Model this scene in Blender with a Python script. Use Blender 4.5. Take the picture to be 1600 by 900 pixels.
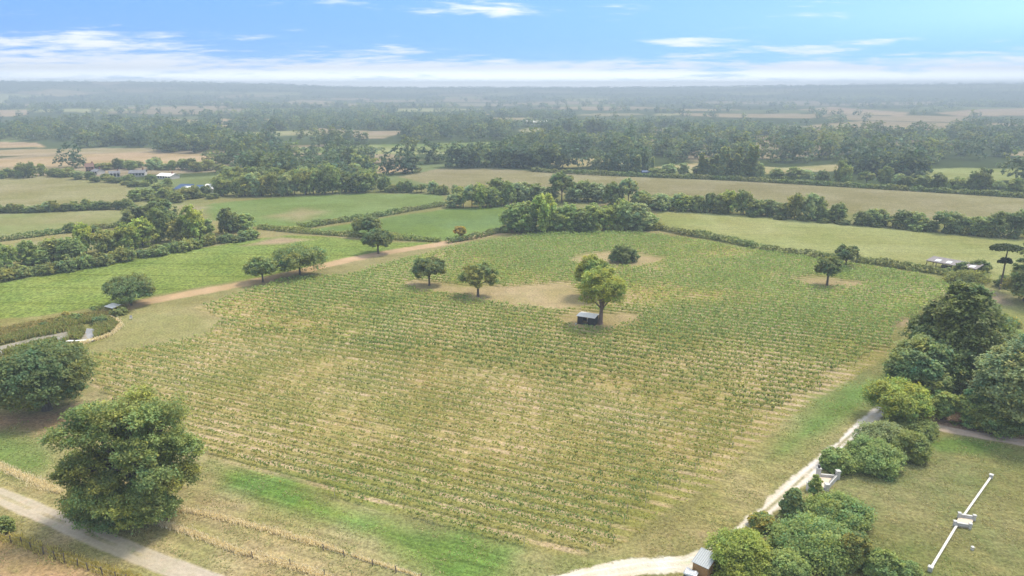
import bpy, math, random
import numpy as np
from math import radians, sin, cos, tan, pi, atan2, hypot

for o in list(bpy.data.objects):
    bpy.data.objects.remove(o)
scene = bpy.context.scene
COL = scene.collection

# ------------------------------------------------------------------ camera, sky, sun, exposure
F, CX, CY = 1067.0, 800.0, 450.0            # focal length and centre, in pixels of a 1600 x 900 frame
HCAM, PITCH = 50.0, radians(16.25)
cam_d = bpy.data.cameras.new("camera"); cam = bpy.data.objects.new("camera", cam_d); COL.objects.link(cam)
cam.location = (0, 0, HCAM); cam.rotation_euler = (pi / 2 - PITCH, 0, 0)
cam_d.sensor_width = 36.0; cam_d.lens = 36.0 * F / 1600.0
cam_d.clip_start = 0.5; cam_d.clip_end = 40000
scene.camera = cam

SUN_ELEV, SUN_AZ = radians(60), radians(50)   # azimuth measured from +Y towards +X
sun_d = bpy.data.lights.new("sun", 'SUN'); sun = bpy.data.objects.new("sun", sun_d); COL.objects.link(sun)
sun_d.energy = 1.5; sun_d.angle = radians(16.0); sun_d.color = (1.0, 0.92, 0.79)
sun.rotation_euler = (pi / 2 - SUN_ELEV, 0, pi - SUN_AZ)
sun.location = (0, 0, 300)

scene.view_settings.view_transform = 'Standard'; scene.view_settings.look = 'None'
scene.view_settings.gamma = 1.0; scene.view_settings.exposure = 2.0
scene.view_settings.use_curve_mapping = False
scene.render.engine = 'CYCLES'
cy = scene.cycles
cy.use_denoising = True
try: cy.denoiser = 'OPENIMAGEDENOISE'
except Exception: pass
cy.max_bounces = 6; cy.diffuse_bounces = 4; cy.glossy_bounces = 2; cy.transmission_bounces = 3
cy.transparent_max_bounces = 6; cy.volume_bounces = 0
cy.caustics_reflective = False; cy.caustics_refractive = False
cy.sample_clamp_indirect = 4.0

class NT:
    """short-hand for building node trees"""
    def __init__(s, nt): s.nt = nt; s.n = nt.nodes; s.l = nt.links; s.n.clear()
    def new(s, t, **kw):
        x = s.n.new(t)
        for k, v in kw.items(): setattr(x, k, v)
        return x
    def put(s, sock, v):
        if hasattr(v, 'is_output') or hasattr(v, 'links'): s.l.new(v, sock)
        else: sock.default_value = v
    def math(s, op, a, b=None, c=None, clamp=False):
        m = s.new('ShaderNodeMath', operation=op, use_clamp=clamp)
        s.put(m.inputs[0], a)
        if b is not None: s.put(m.inputs[1], b)
        if c is not None: s.put(m.inputs[2], c)
        return m.outputs[0]
    def noise(s, vec, scale, detail=3.0, rough=0.55, dist=0.0):
        m = s.new('ShaderNodeTexNoise')
        s.put(m.inputs['Vector'], vec); m.inputs['Scale'].default_value = scale
        m.inputs['Detail'].default_value = detail; m.inputs['Roughness'].default_value = rough
        m.inputs['Distortion'].default_value = dist
        return m.outputs['Fac']
    def ramp(s, v, a, b, lo=0.0, hi=1.0):
        m = s.new('ShaderNodeMapRange'); m.clamp = True; m.interpolation_type = 'SMOOTHSTEP'
        s.put(m.inputs[0], v)
        for i, q in enumerate((a, b, lo, hi)): s.put(m.inputs[1 + i], q)
        return m.outputs[0]
    def mix(s, f, a, b, typ='MIX'):
        m = s.new('ShaderNodeMix', data_type='RGBA', blend_type=typ)
        s.put(m.inputs['Factor'], f)
        s.put(m.inputs[6], a if hasattr(a, 'links') else (*a, 1.0) if len(a) == 3 else a)
        s.put(m.inputs[7], b if hasattr(b, 'links') else (*b, 1.0) if len(b) == 3 else b)
        return m.outputs[2]
    def comb(s, x, y, z):
        m = s.new('ShaderNodeCombineXYZ')
        for i, v in enumerate((x, y, z)): s.put(m.inputs[i], v)
        return m.outputs[0]
    def sep(s, v):
        m = s.new('ShaderNodeSeparateXYZ'); s.put(m.inputs[0], v); return m.outputs

def make_world():
    w = bpy.data.worlds.new("World"); scene.world = w; w.use_nodes = True
    t = NT(w.node_tree)
    d = t.new('ShaderNodeTexCoord').outputs['Generated']
    x, y, z = t.sep(d)
    # steeper look-up: a deep clean blue a few degrees above a white horizon
    zz = t.math('MULTIPLY', t.math('MAXIMUM', z, 0.0), 18.0)
    zz = t.math('ADD', t.math('POWER', zz, 1.15), 0.03)
    v = t.new('ShaderNodeVectorMath', operation='NORMALIZE')
    t.l.new(t.comb(x, y, zz), v.inputs[0])
    sky = t.new('ShaderNodeTexSky', sky_type='NISHITA'); sky.sun_disc = False
    sky.sun_elevation = SUN_ELEV; sky.sun_rotation = SUN_AZ
    sky.air_density = 1.0; sky.dust_density = 0.2; sky.ozone_density = 1.4; sky.altitude = 50
    t.l.new(v.outputs[0], sky.inputs['Vector'])
    # thin cloud: streaks in (bearing, height) of the sky
    yy = t.math('MAXIMUM', y, 0.05)
    a = t.math('DIVIDE', x, yy); e = t.math('DIVIDE', z, yy)
    vec = t.comb(t.math('MULTIPLY', a, 3.2), t.math('MULTIPLY', e, 32.0), 0.3)
    n1 = t.noise(vec, 1.6, 8.0, 0.62, 0.4)
    n2 = t.noise(vec, 6.0, 6.0, 0.6, 0.3)
    n = t.math('ADD', t.math('MULTIPLY', n1, 0.62), t.math('MULTIPLY', n2, 0.38))
    n = t.math('MULTIPLY_ADD', t.math('SUBTRACT', n, 0.5), 2.6, 0.42)
    def blob(a0, e0, ra, re, amp):
        p = t.math('POWER', t.math('DIVIDE', t.math('SUBTRACT', a, a0), ra), 2.0)
        q = t.math('POWER', t.math('DIVIDE', t.math('SUBTRACT', e, e0), re), 2.0)
        s = t.math('SUBTRACT', 1.0, t.math('ADD', p, q), clamp=True)
        return t.math('MULTIPLY', s, amp)
    tot = None
    for b in CLOUDS:
        g = blob(*b)
        tot = g if tot is None else t.math('ADD', tot, g)
    low = t.ramp(e, 0.064, 0.014, 0.0, 0.56)          # the bank low over the horizon
    k = t.math('ADD', n, t.math('ADD', tot, low))
    cov = t.ramp(k, 0.56, 1.12)
    cov = t.math('MAXIMUM', t.math('MULTIPLY', cov, 0.86), t.ramp(e, 0.020, 0.006, 0.0, 1.0))
    glow = t.ramp(e, 0.030, 0.004, 2.65, 11.0)
    skyc = t.mix(1.0, sky.outputs[0], (0.39, 0.585, 0.70), 'MULTIPLY')
    col = t.mix(cov, skyc, t.comb(glow, glow, t.math('MULTIPLY', glow, 1.01)))
    # unseen bright cloud layer added overhead to soften the light; horizon strip stays clear
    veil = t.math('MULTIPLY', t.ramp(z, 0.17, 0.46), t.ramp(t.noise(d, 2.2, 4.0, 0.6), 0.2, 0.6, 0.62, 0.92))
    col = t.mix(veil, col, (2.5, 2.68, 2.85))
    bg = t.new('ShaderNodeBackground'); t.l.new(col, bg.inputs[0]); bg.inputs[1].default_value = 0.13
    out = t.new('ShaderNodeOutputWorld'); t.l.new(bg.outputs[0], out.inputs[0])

def sky_ae(px, py):
    dx = (px - CX) / F; dy = (CY - py) / F
    Y = cos(PITCH) + dy * sin(PITCH); Z = -sin(PITCH) + dy * cos(PITCH)
    return dx / Y, Z / Y
def cl(px, py, rx, ry, amp):
    a0, e0 = sky_ae(px, py); a1, _ = sky_ae(px + rx, py); _, e1 = sky_ae(px, py - ry)
    return (a0, e0, a1 - a0, e1 - e0, amp)
CLOUDS = [cl(90, 72, 320, 30, 0.36), cl(150, 62, 150, 18, 0.2), cl(720, 12, 190, 16, 0.36), cl(540, 4, 60, 12, 0.2),
          cl(985, 6, 50, 9, 0.22), cl(395, 59, 45, 7, 0.33), cl(1070, 66, 110, 9, 0.36), cl(1250, 77, 130, 9, 0.3),
          cl(1365, 65, 50, 6, 0.28), cl(1480, 100, 330, 32, 0.26), cl(300, 100, 520, 18, 0.2), cl(800, 110, 900, 16, 0.12)]
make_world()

# ------------------------------------------------------------------ projecting points of the photo onto the ground
def ray(px, py):
    dx = (np.asarray(px, float) - CX) / F; dy = (CY - np.asarray(py, float)) / F
    return dx, cos(PITCH) + dy * sin(PITCH), -sin(PITCH) + dy * cos(PITCH)
def G(px, py, z=0.0):
    """the ground point seen at a pixel"""
    X, Y, Z = ray(px, py); t = (z - HCAM) / Z
    return np.stack([X * t, Y * t], -1)
def mpp(px, py):
    """metres per pixel at that ground point"""
    X, Y, Z = ray(px, py); return float(-HCAM / Z) / F
def topix(x, y, z=0.0):
    dep = y * cos(PITCH) + (HCAM - z) * sin(PITCH)
    u = -(HCAM - z) * cos(PITCH) + y * sin(PITCH)
    return CX + F * x / dep, CY - F * u / dep

# ------------------------------------------------------------------ numpy noise
def _hash(ix, iy, seed):
    h = (ix.astype(np.int64) * 374761393 + iy.astype(np.int64) * 668265263 + seed * 1013904223) & 0xffffffff
    h = ((h ^ (h >> 13)) * 1274126177) & 0xffffffff
    h = ((h ^ (h >> 16)) * 2246822519) & 0xffffffff
    return ((h ^ (h >> 15)) & 0xffffff) / float(0xffffff)
def vnoise(x, y, seed=0):
    ix = np.floor(x); iy = np.floor(y); fx = x - ix; fy = y - iy
    fx = fx * fx * (3 - 2 * fx); fy = fy * fy * (3 - 2 * fy)
    a = _hash(ix, iy, seed); b = _hash(ix + 1, iy, seed); c = _hash(ix, iy + 1, seed); d = _hash(ix + 1, iy + 1, seed)
    return (a * (1 - fx) + b * fx) * (1 - fy) + (c * (1 - fx) + d * fx) * fy
def fbm(x, y, scale, seed=0, octv=4):
    s = 0; amp = 1.0; tot = 0
    for i in range(octv):
        s = s + amp * vnoise(x / scale * 2 ** i + 17.3 * i, y / scale * 2 ** i - 9.1 * i, seed + i); tot += amp; amp *= 0.55
    return s / tot
def sstep(a, b, x):
    t = np.clip((x - a) / (b - a), 0, 1); return t * t * (3 - 2 * t)
def poly_sd(pts, x, y):
    """signed distance to a polygon (negative inside)"""
    d = np.full(x.shape, 1e18); inside = np.zeros(x.shape, bool); n = len(pts)
    for i in range(n):
        x0, y0 = pts[i]; x1, y1 = pts[(i + 1) % n]; ex, ey = x1 - x0, y1 - y0
        t = np.clip(((x - x0) * ex + (y - y0) * ey) / (ex * ex + ey * ey + 1e-12), 0, 1)
        d = np.minimum(d, (x - x0 - t * ex) ** 2 + (y - y0 - t * ey) ** 2)
        c = (y0 > y) != (y1 > y)
        with np.errstate(divide='ignore', invalid='ignore'):
            inside ^= c & (x < (x1 - x0) * (y - y0) / (y1 - y0 + 1e-30) + x0)
    d = np.sqrt(d); return np.where(inside, -d, d)
def line_d(pts, x, y):
    """(distance, signed side, position 0..1) to a polyline"""
    best = np.full(x.shape, 1e18); side = np.zeros(x.shape); pos = np.zeros(x.shape)
    L = [0.0]
    for i in range(len(pts) - 1): L.append(L[-1] + hypot(pts[i + 1][0] - pts[i][0], pts[i + 1][1] - pts[i][1]))
    for i in range(len(pts) - 1):
        x0, y0 = pts[i]; ex, ey = pts[i + 1][0] - x0, pts[i + 1][1] - y0; l2 = ex * ex + ey * ey
        t = np.clip(((x - x0) * ex + (y - y0) * ey) / l2, 0, 1)
        d = (x - x0 - t * ex) ** 2 + (y - y0 - t * ey) ** 2
        m = d < best; best = np.where(m, d, best)
        side = np.where(m, ((x - x0) * ey - (y - y0) * ex) / math.sqrt(l2), side)
        pos = np.where(m, (L[i] + t * math.sqrt(l2)) / L[-1], pos)
    return np.sqrt(best), side, pos

# ------------------------------------------------------------------ object helpers
def tag(o, label=None, cat=None, group=None, kind=None):
    if label: o['label'] = label
    if cat: o['category'] = cat
    if group: o['group'] = group
    if kind: o['kind'] = kind
    return o
def empty(name, loc=(0, 0, 0), rz=0.0):
    o = bpy.data.objects.new(name, None); COL.objects.link(o); o.location = loc; o.rotation_euler = (0, 0, rz)
    o.empty_display_size = 0.5
    return o
def link(name, me, parent=None):
    o = bpy.data.objects.new(name, me); COL.objects.link(o)
    if parent is not None: o.parent = parent
    return o
def raw_mesh(name, V, faces_flat, sizes, mats, mat_idx=None, tint=None, smooth=False):
    """mesh straight from numpy arrays"""
    me = bpy.data.meshes.new(name)
    V = np.asarray(V, np.float32); faces_flat = np.asarray(faces_flat, np.int32); sizes = np.asarray(sizes, np.int32)
    me.vertices.add(len(V)); me.vertices.foreach_set('co', V.ravel())
    me.loops.add(len(faces_flat)); me.loops.foreach_set('vertex_index', faces_flat)
    me.polygons.add(len(sizes))
    st = np.zeros(len(sizes), np.int32); st[1:] = np.cumsum(sizes)[:-1]
    me.polygons.foreach_set('loop_start', st)
    me.polygons.foreach_set('loop_total', sizes)
    for m in mats: me.materials.append(m)
    if mat_idx is not None: me.polygons.foreach_set('material_index', np.asarray(mat_idx, np.int32))
    me.polygons.foreach_set('use_smooth', np.full(len(sizes), smooth, bool))
    if tint is not None:
        a = me.attributes.new('tint', 'FLOAT_COLOR', 'FACE')
        c = np.ones((len(sizes), 4), np.float32); c[:, :3] = tint
        a.data.foreach_set('color', c.ravel())
    me.update(calc_edges=True); me.validate()
    return me
class MB:
    """collects boxes, tubes and prisms into one mesh"""
    def __init__(s): s.v = []; s.f = []; s.m = []
    def add(s, verts, faces, mi=0):
        b = len(s.v); s.v += [tuple(p) for p in verts]; s.f += [tuple(i + b for i in f) for f in faces]; s.m += [mi] * len(faces); return s
    def box(s, x0, x1, y0, y1, z0, z1, mi=0, bev=0.0):
        if bev <= 0:
            v = [(x, y, z) for z in (z0, z1) for y in (y0, y1) for x in (x0, x1)]
            return s.add(v, [(0, 2, 3, 1), (4, 5, 7, 6), (0, 1, 5, 4), (2, 6, 7, 3), (0, 4, 6, 2), (1, 3, 7, 5)], mi)
        b = bev
        r = lambda i, z: [(x0 + i, y0 + i + 0, z), (x1 - i, y0 + i, z), (x1 - i, y1 - i, z), (x0 + i, y1 - i, z)]
        v = r(0, z0) + r(0, z1 - b) + r(b, z1)
        f = [(3, 2, 1, 0), (8, 9, 10, 11)]
        for k in (0, 4):
            for i in range(4): f.append((k + i, k + (i + 1) % 4, k + 4 + (i + 1) % 4, k + 4 + i))
        return s.add(v, f, mi)
    def tube(s, pts, rad, n=7, mi=0, cap=True):
        P = [np.array(p, float) for p in pts]; rings = []
        for i, p in enumerate(P):
            t = (P[min(i + 1, len(P) - 1)] - P[max(i - 1, 0)]); t /= np.linalg.norm(t) + 1e-9
            a = np.cross(t, (0, 1, 0.01) if abs(t[2]) > 0.8 else (0, 0, 1)); a /= np.linalg.norm(a) + 1e-9; b = np.cross(t, a)
            rings.append([p + rad[i] * (cos(2 * pi * k / n) * a + sin(2 * pi * k / n) * b) for k in range(n)])
        v = [q for r in rings for q in r]; f = []
        for i in range(len(P) - 1):
            for k in range(n): f.append((i * n + k, (i + 1) * n + k, (i + 1) * n + (k + 1) % n, i * n + (k + 1) % n))
        if cap: f.append(tuple(range((len(P) - 1) * n, len(P) * n))); f.append(tuple(range(n - 1, -1, -1)))
        return s.add(v, f, mi)
    def lathe(s, prof, cx=0, cy_=0, n=12, mi=0):
        v = []; f = []
        for r, z in prof: v += [(cx + r * cos(2 * pi * k / n), cy_ + r * sin(2 * pi * k / n), z) for k in range(n)]
        for i in range(len(prof) - 1):
            for k in range(n): f.append((i * n + k, i * n + (k + 1) % n, (i + 1) * n + (k + 1) % n, (i + 1) * n + k))
        f.append(tuple(range((len(prof) - 1) * n, len(prof) * n))); f.append(tuple(range(n - 1, -1, -1)))
        return s.add(v, f, mi)
    def mesh(s, name, mats, smooth=False):
        if not isinstance(mats, (list, tuple)): mats = [mats]
        ff = [i for f in s.f for i in f]
        return raw_mesh(name, s.v, ff, [len(f) for f in s.f], mats, s.m, smooth=smooth)
    def build(s, name, mats, parent=None, smooth=False):
        return link(name, s.mesh(name, mats, smooth), parent)

# ------------------------------------------------------------------ materials
def mat(name): m = bpy.data.materials.new(name); m.use_nodes = True; return m, NT(m.node_tree)
def simple(name, c1, c2=None, scale=3.0, rough=0.8, spec=0.2, stretch=None, metal=0.0, bump=0.0):
    m, t = mat(name)
    c2 = c2 or tuple(v * 0.75 for v in c1)
    g = t.new('ShaderNodeTexCoord').outputs['Object']
    if stretch:
        mp = t.new('ShaderNodeMapping'); t.l.new(g, mp.inputs[0]); mp.inputs['Scale'].default_value = stretch; g = mp.outputs[0]
    n = t.noise(g, scale, 5.0, 0.6)
    col = t.mix(t.ramp(n, 0.3, 0.7), c1, c2)
    b = t.new('ShaderNodeBsdfPrincipled'); t.l.new(col, b.inputs['Base Color'])
    b.inputs['Roughness'].default_value = rough; b.inputs['Specular IOR Level'].default_value = spec; b.inputs['Metallic'].default_value = metal
    if bump:
        bp = t.new('ShaderNodeBump'); t.l.new(n, bp.inputs['Height']); bp.inputs['Strength'].default_value = bump; t.l.new(bp.outputs[0], b.inputs['Normal'])
    o = t.new('ShaderNodeOutputMaterial'); t.l.new(b.outputs[0], o.inputs[0])
    return m
def foliage_material():
    m, t = mat('foliage')
    at = t.new('ShaderNodeAttribute', attribute_name='tint').outputs['Color']
    oc = t.new('ShaderNodeObjectInfo')
    col = t.mix(1.0, at, oc.outputs['Color'], 'MULTIPLY')
    d = t.new('ShaderNodeBsdfPrincipled'); t.l.new(col, d.inputs['Base Color'])
    d.inputs['Roughness'].default_value = 0.62; d.inputs['Specular IOR Level'].default_value = 0.25
    tr = t.new('ShaderNodeBsdfTranslucent')
    t.l.new(t.mix(1.0, col, (1.12, 1.12, 0.75), 'MULTIPLY'), tr.inputs[0])
    mx = t.new('ShaderNodeMixShader'); mx.inputs[0].default_value = 0.45
    t.l.new(d.outputs[0], mx.inputs[1]); t.l.new(tr.outputs[0], mx.inputs[2])
    o = t.new('ShaderNodeOutputMaterial'); t.l.new(mx.outputs[0], o.inputs[0])
    return m
M_LEAF = foliage_material()
M_BARK = simple('bark', (0.16, 0.13, 0.10), (0.08, 0.065, 0.05), 2.0, 0.95, 0.05, (3, 3, 0.5), bump=0.4)
M_PINKBARK = simple('reddish_bark', (0.24, 0.17, 0.14), (0.13, 0.09, 0.075), 2.0, 0.95, 0.05, (3, 3, 0.5))
M_TARWOOD = simple('tarred_boards', (0.030, 0.028, 0.030), (0.06, 0.055, 0.055), 6.0, 0.8, 0.2, (8, 8, 0.6))
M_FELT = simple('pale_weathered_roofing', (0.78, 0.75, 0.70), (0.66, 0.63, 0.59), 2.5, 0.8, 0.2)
M_ASBESTOS = simple('grey_corrugated_sheet', (0.24, 0.215, 0.215), (0.17, 0.155, 0.155), 1.2, 0.9, 0.1)
M_WHITE = simple('white_paint', (0.50, 0.49, 0.47), (0.40, 0.385, 0.355), 1.4, 0.6, 0.3)
M_STONE = simple('pale_limestone', (0.58, 0.56, 0.52), (0.46, 0.43, 0.39), 2.2, 0.85, 0.15)
M_PAVING = simple('sandy_paving', (0.55, 0.46, 0.36), (0.44, 0.37, 0.29), 3.0, 0.9, 0.1)
M_TIMBER = simple('orange_timber', (0.42, 0.25, 0.11), (0.30, 0.17, 0.07), 4.0, 0.75, 0.2, (0.6, 0.6, 9))
M_POST = simple('grey_post_wood', (0.16, 0.13, 0.11), (0.09, 0.075, 0.06), 4.0, 0.9, 0.1)
M_STEEL = simple('grey_metal', (0.30, 0.30, 0.31), None, 3.0, 0.5, 0.4)
M_METALROOF = simple('pale_blue_grey_roof', (0.34, 0.36, 0.37), (0.27, 0.29, 0.30), 3.0, 0.5, 0.4, (1, 12, 1))
M_PLASTIC = simple('black_wrap', (0.03, 0.03, 0.034), (0.05, 0.05, 0.055), 5.0, 0.35, 0.5, bump=0.6)
M_CLEARWRAP = simple('crumpled_clear_sheet', (0.55, 0.56, 0.58), (0.25, 0.26, 0.28), 6.0, 0.3, 0.5, bump=0.8)
M_BRICK = simple('red_brick', (0.30, 0.15, 0.11), (0.22, 0.11, 0.085), 1.0, 0.9, 0.1)
M_RENDER = simple('pale_render', (0.48, 0.46, 0.43), (0.40, 0.38, 0.35), 0.8, 0.85, 0.15)
M_TILE = simple('brown_roof_tiles', (0.20, 0.12, 0.09), (0.13, 0.085, 0.07), 1.5, 0.9, 0.1)
M_SLATE = simple('grey_slate', (0.17, 0.17, 0.18), (0.11, 0.11, 0.12), 1.5, 0.7, 0.25)
M_BLUE = simple('blue_roof_sheet', (0.03, 0.065, 0.15), (0.025, 0.055, 0.12), 1.5, 0.6, 0.3)
M_GLASS = simple('dark_window_glass', (0.03, 0.035, 0.04), None, 2.0, 0.1, 0.6)
M_SKYLIGHT = simple('white_rooflight', (0.60, 0.61, 0.62), (0.5, 0.51, 0.52), 2.0, 0.4, 0.4)
M_IRON = simple('dark_iron', (0.03, 0.03, 0.03), None, 2.0, 0.5, 0.4)

# ------------------------------------------------------------------ vineyard geometry constants
_vp = np.array([-2.53, 1.04]); ROWDIR = _vp / np.linalg.norm(_vp); ROWN = np.array([-ROWDIR[1], ROWDIR[0]])
if ROWN[1] < 0: ROWN = -ROWN
ROWSP = 2.15
VINEYARD = [(440, 437), (312, 480), (346, 503), (322, 522), (240, 542), (140, 556), (128, 575), (150, 610), (230, 668), (330, 713),
            (520, 776), (700, 826), (860, 866), (930, 868), (985, 850), (1040, 812), (1150, 722), (1240, 650), (1340, 592), (1392, 552),
            (1402, 508), (1470, 474), (1496, 452), (1440, 432), (1300, 408), (1180, 392), (1060, 372), (985, 364), (845, 366),
            (720, 384), (640, 404), (545, 430)]
ISLANDS = [[(620, 442), (655, 438), (720, 446), (800, 449), (885, 443), (905, 456), (928, 478), (870, 486), (800, 482), (735, 468), (655, 456)],
           [(868, 497), (900, 489), (1008, 492), (1000, 504), (960, 516), (895, 512)],
           [(882, 408), (915, 397), (960, 393), (1042, 405), (1005, 417), (960, 418)],
           [(1236, 437), (1275, 433), (1352, 443), (1335, 450), (1262, 446)]]
def gpoly(pts): p = np.array(pts, float); return G(p[:, 0], p[:, 1])
VY = gpoly(VINEYARD); ISL = [gpoly(p) for p in ISLANDS]
def vine_mask(x, y, warp=1.0):
    w = (fbm(x, y, 14, 91, 3) - 0.5) * 5 * warp
    m = sstep(0.8, -0.8, poly_sd(VY, x, y) + w * 0.5)
    for p in ISL: m = m * sstep(-1.0, 1.2, poly_sd(p, x, y) + w)
    return m
def vine_vigour(x, y):
    """how well the vines have grown, 0..1"""
    px, py = topix(x, y)
    v = 0.52 + (fbm(x, y, 30, 5, 4) - 0.5) * 0.9 + (fbm(x, y, 8, 8, 3) - 0.5) * 0.9
    v = v + 0.10 * sstep(470, 430, py)
    g = lambda cx, cy_, rx, ry: np.exp(-(((px - cx) / rx) ** 2 + ((py - cy_) / ry) ** 2))
    v = v + 0.7 * g(1210, 508, 190, 34) + 0.35 * g(560, 470, 220, 38) + 0.30 * g(860, 375, 200, 18) + 0.2 * g(1400, 440, 90, 20)
    v = v - 0.38 * g(1080, 464, 180, 9) - 0.12 * g(700, 600, 420, 60) + 0.22 * g(980, 560, 190, 32) - 0.3 * g(1000, 480, 120, 8)
    v = v + 0.22 * g(560, 760, 360, 60) - 0.15 * g(360, 640, 200, 60) + 0.2 * g(900, 800, 200, 40)
    return np.clip(v, 0, 1)

# ------------------------------------------------------------------ ground, painted with the soils and crops that lie there
def build_terrain():
    az_in = np.arange(-43.0, 43.01, 0.075)
    az = np.radians(np.concatenate([np.arange(-180, -43, 4.0), az_in, np.arange(47, 180.1, 4.0)]))
    dep = np.arange(44.0, 1.5, -0.058)
    r = HCAM / np.tan(np.radians(dep))
    r = np.concatenate([[2.0, 15.0, 32.0, 45.0], r, np.geomspace(r[-1] * 1.012, 6300, 110)])
    A, R = np.meshgrid(az, r); X = R * np.sin(A); Y = R * np.cos(A)
    return az, r, X, Y
def far_height(x, y):
    r = np.hypot(x, y); a = np.degrees(np.arctan2(x, y))
    front = sstep(2300, 4700, r)
    top = 56 + 32 * sstep(-9, -27, a) + 16 * sstep(8, 27, a) + 5 * (fbm(x, y, 1500, 44, 3) - 0.5) * 2
    roll = sstep(900, 2400, r) * (fbm(x, y, 800, 33, 3) - 0.35) * 16
    return np.maximum(front * top + roll * (1 - front * 0.6), 0.0)

# field partition of the far country: jittered cells, slightly turned
CELL = (270.0, 230.0); CROT = radians(12)
def cells(x, y):
    u = (x * cos(CROT) + y * sin(CROT)) / CELL[0]; v = (-x * sin(CROT) + y * cos(CROT)) / CELL[1]
    iu = np.floor(u); iv = np.floor(v)
    d1 = np.full(x.shape, 9e9); d2 = d1.copy(); cid = np.zeros(x.shape)
    for a in (-1, 0, 1):
        for b in (-1, 0, 1):
            ju, jv = iu + a, iv + b
            pu = ju + 0.5 + (_hash(ju, jv, 3) - 0.5) * 0.8; pv = jv + 0.5 + (_hash(ju, jv, 4) - 0.5) * 0.8
            d = np.hypot((u - pu), (v - pv)); idh = _hash(ju, jv, 9)
            m = d < d1
            d2 = np.where(m, d1, np.minimum(d2, d)); cid = np.where(m, idh, cid); d1 = np.minimum(d1, d)
    return cid, (d2 - d1) * 0.5 * CELL[1]

# base colours (albedo)
DRY = (0.300, 0.235, 0.130); STRAW = (0.40, 0.30, 0.15); GREEN = (0.105, 0.165, 0.040); LUSH = (0.105, 0.195, 0.045)
OLIVE = (0.215, 0.205, 0.090); SOIL = (0.36, 0.265, 0.18); EARTH = (0.25, 0.17, 0.12); CHALK = (0.68, 0.655, 0.67); GRAVEL = (0.47, 0.41, 0.36)
CROP = (0.215, 0.255, 0.078); CROP2 = (0.150, 0.210, 0.060); WHEAT = (0.38, 0.285, 0.17); PINK = (0.31, 0.225, 0.165)
PALE = (0.285, 0.285, 0.135); STUB = (0.255, 0.225, 0.135)

FIELDS = []      # (structure name, polygon, first colour, second colour, patch size, softness)
def field(name, pts, c1, c2, scale=25, soft=1.5, warp=2.0, aux=None, op=1.0):
    FIELDS.append((name, gpoly(pts), c1, c2, scale, soft, warp, aux, op))
# far strips
field('stubble_field', [(-60, 176), (48, 176), (40, 182), (-60, 186)], WHEAT, PINK, 60, 4)
field('stubble_field', [(30, 248), (195, 238), (315, 241), (358, 250), (330, 256), (190, 257), (-80, 262), (-80, 249)], WHEAT, (0.33, 0.24, 0.15), 60, 2)
field('stubble_field', [(-60, 236), (90, 232), (240, 231), (248, 238), (100, 240), (-60, 246)], (0.33, 0.25, 0.16), STUB, 60, 2)
field('stubble_field', [(-60, 224), (10, 222), (60, 223), (70, 230), (-60, 232)], WHEAT, PINK, 60, 2)
field('stubble_field', [(230, 187), (310, 187), (308, 197), (255, 195)], PINK, WHEAT, 60, 3)
field('stubble_field', [(340, 186), (430, 186), (432, 191), (345, 193)], PINK, WHEAT, 60, 3)
field('stubble_field', [(495, 200), (580, 205), (640, 204), (600, 216), (540, 217), (500, 212)], PINK, STUB, 60, 3)
field('pasture', [(380, 207), (480, 203), (500, 210), (400, 214)], PALE, STUB, 60, 3)
field('pasture', [(425, 232), (560, 227), (800, 221), (850, 221), (800, 231), (690, 241), (560, 241), (440, 238)], PALE, GREEN, 50, 2)
field('stubble_field', [(1005, 201), (1078, 201), (1074, 211), (1004, 210)], PINK, STUB, 60, 3)
field('stubble_field', [(850, 252), (905, 247), (1000, 247), (995, 256), (880, 262)], WHEAT, PALE, 60, 2)
field('pasture', [(1010, 262), (1100, 254), (1220, 262), (1320, 256), (1330, 266), (1160, 274), (1020, 270)], PALE, WHEAT, 60, 2)
field('pasture', [(1415, 266), (1500, 262), (1570, 264), (1640, 262), (1640, 282), (1500, 282), (1440, 278)], (0.24, 0.27, 0.10), PALE, 40, 2)
field('stubble_field', [(1245, 172), (1300, 169), (1420, 177), (1412, 183), (1320, 178)], WHEAT, PINK, 80, 6)
field('stubble_field', [(1460, 178), (1530, 172), (1650, 170), (1650, 181), (1500, 183)], WHEAT, PINK, 80, 6)
field('stubble_field', [(760, 184), (830, 184), (830, 188), (760, 189)], WHEAT, STUB, 80, 6)
field('stubble_field', [(565, 262), (620, 256), (650, 260), (640, 268), (570, 272)], PINK, WHEAT, 40, 2)
for x0, x1, y0, y1, c in [(84, 118, 199, 204, WHEAT), (120, 178, 206, 210, STUB), (300, 362, 203, 208, PALE), (330, 400, 195, 199, WHEAT), (560, 640, 187, 191, WHEAT), (690, 760, 178, 181, WHEAT), (900, 1000, 178, 182, STUB),
                          (1060, 1150, 171, 174, WHEAT), (1196, 1262, 196, 206, STUB), (1318, 1345, 198, 207, WHEAT), (1366, 1394, 200, 205, WHEAT), (1575, 1660, 236, 244, WHEAT), (60, 130, 158, 161, WHEAT), (145, 200, 152, 156, PINK), (440, 520, 161, 166, WHEAT),
                          (520, 620, 164, 168, WHEAT), (660, 760, 163, 167, STUB), (190, 250, 213, 217, PALE), (810, 850, 200, 207, PALE), (1020, 1060, 178, 182, PALE), (440, 480, 187, 191, WHEAT), (905, 960, 196, 199, STUB)]:
    m = (y0 + y1) / 2
    field('stubble_field', [(x0, m - .2), ((x0 * 2 + x1) / 3, y0), (x1, y0 + .6), (x1 + 8, m + .3), ((x0 + x1) / 2, y1), (x0 + 4, y1 - .6)], c, STUB, 60, 3)
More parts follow.
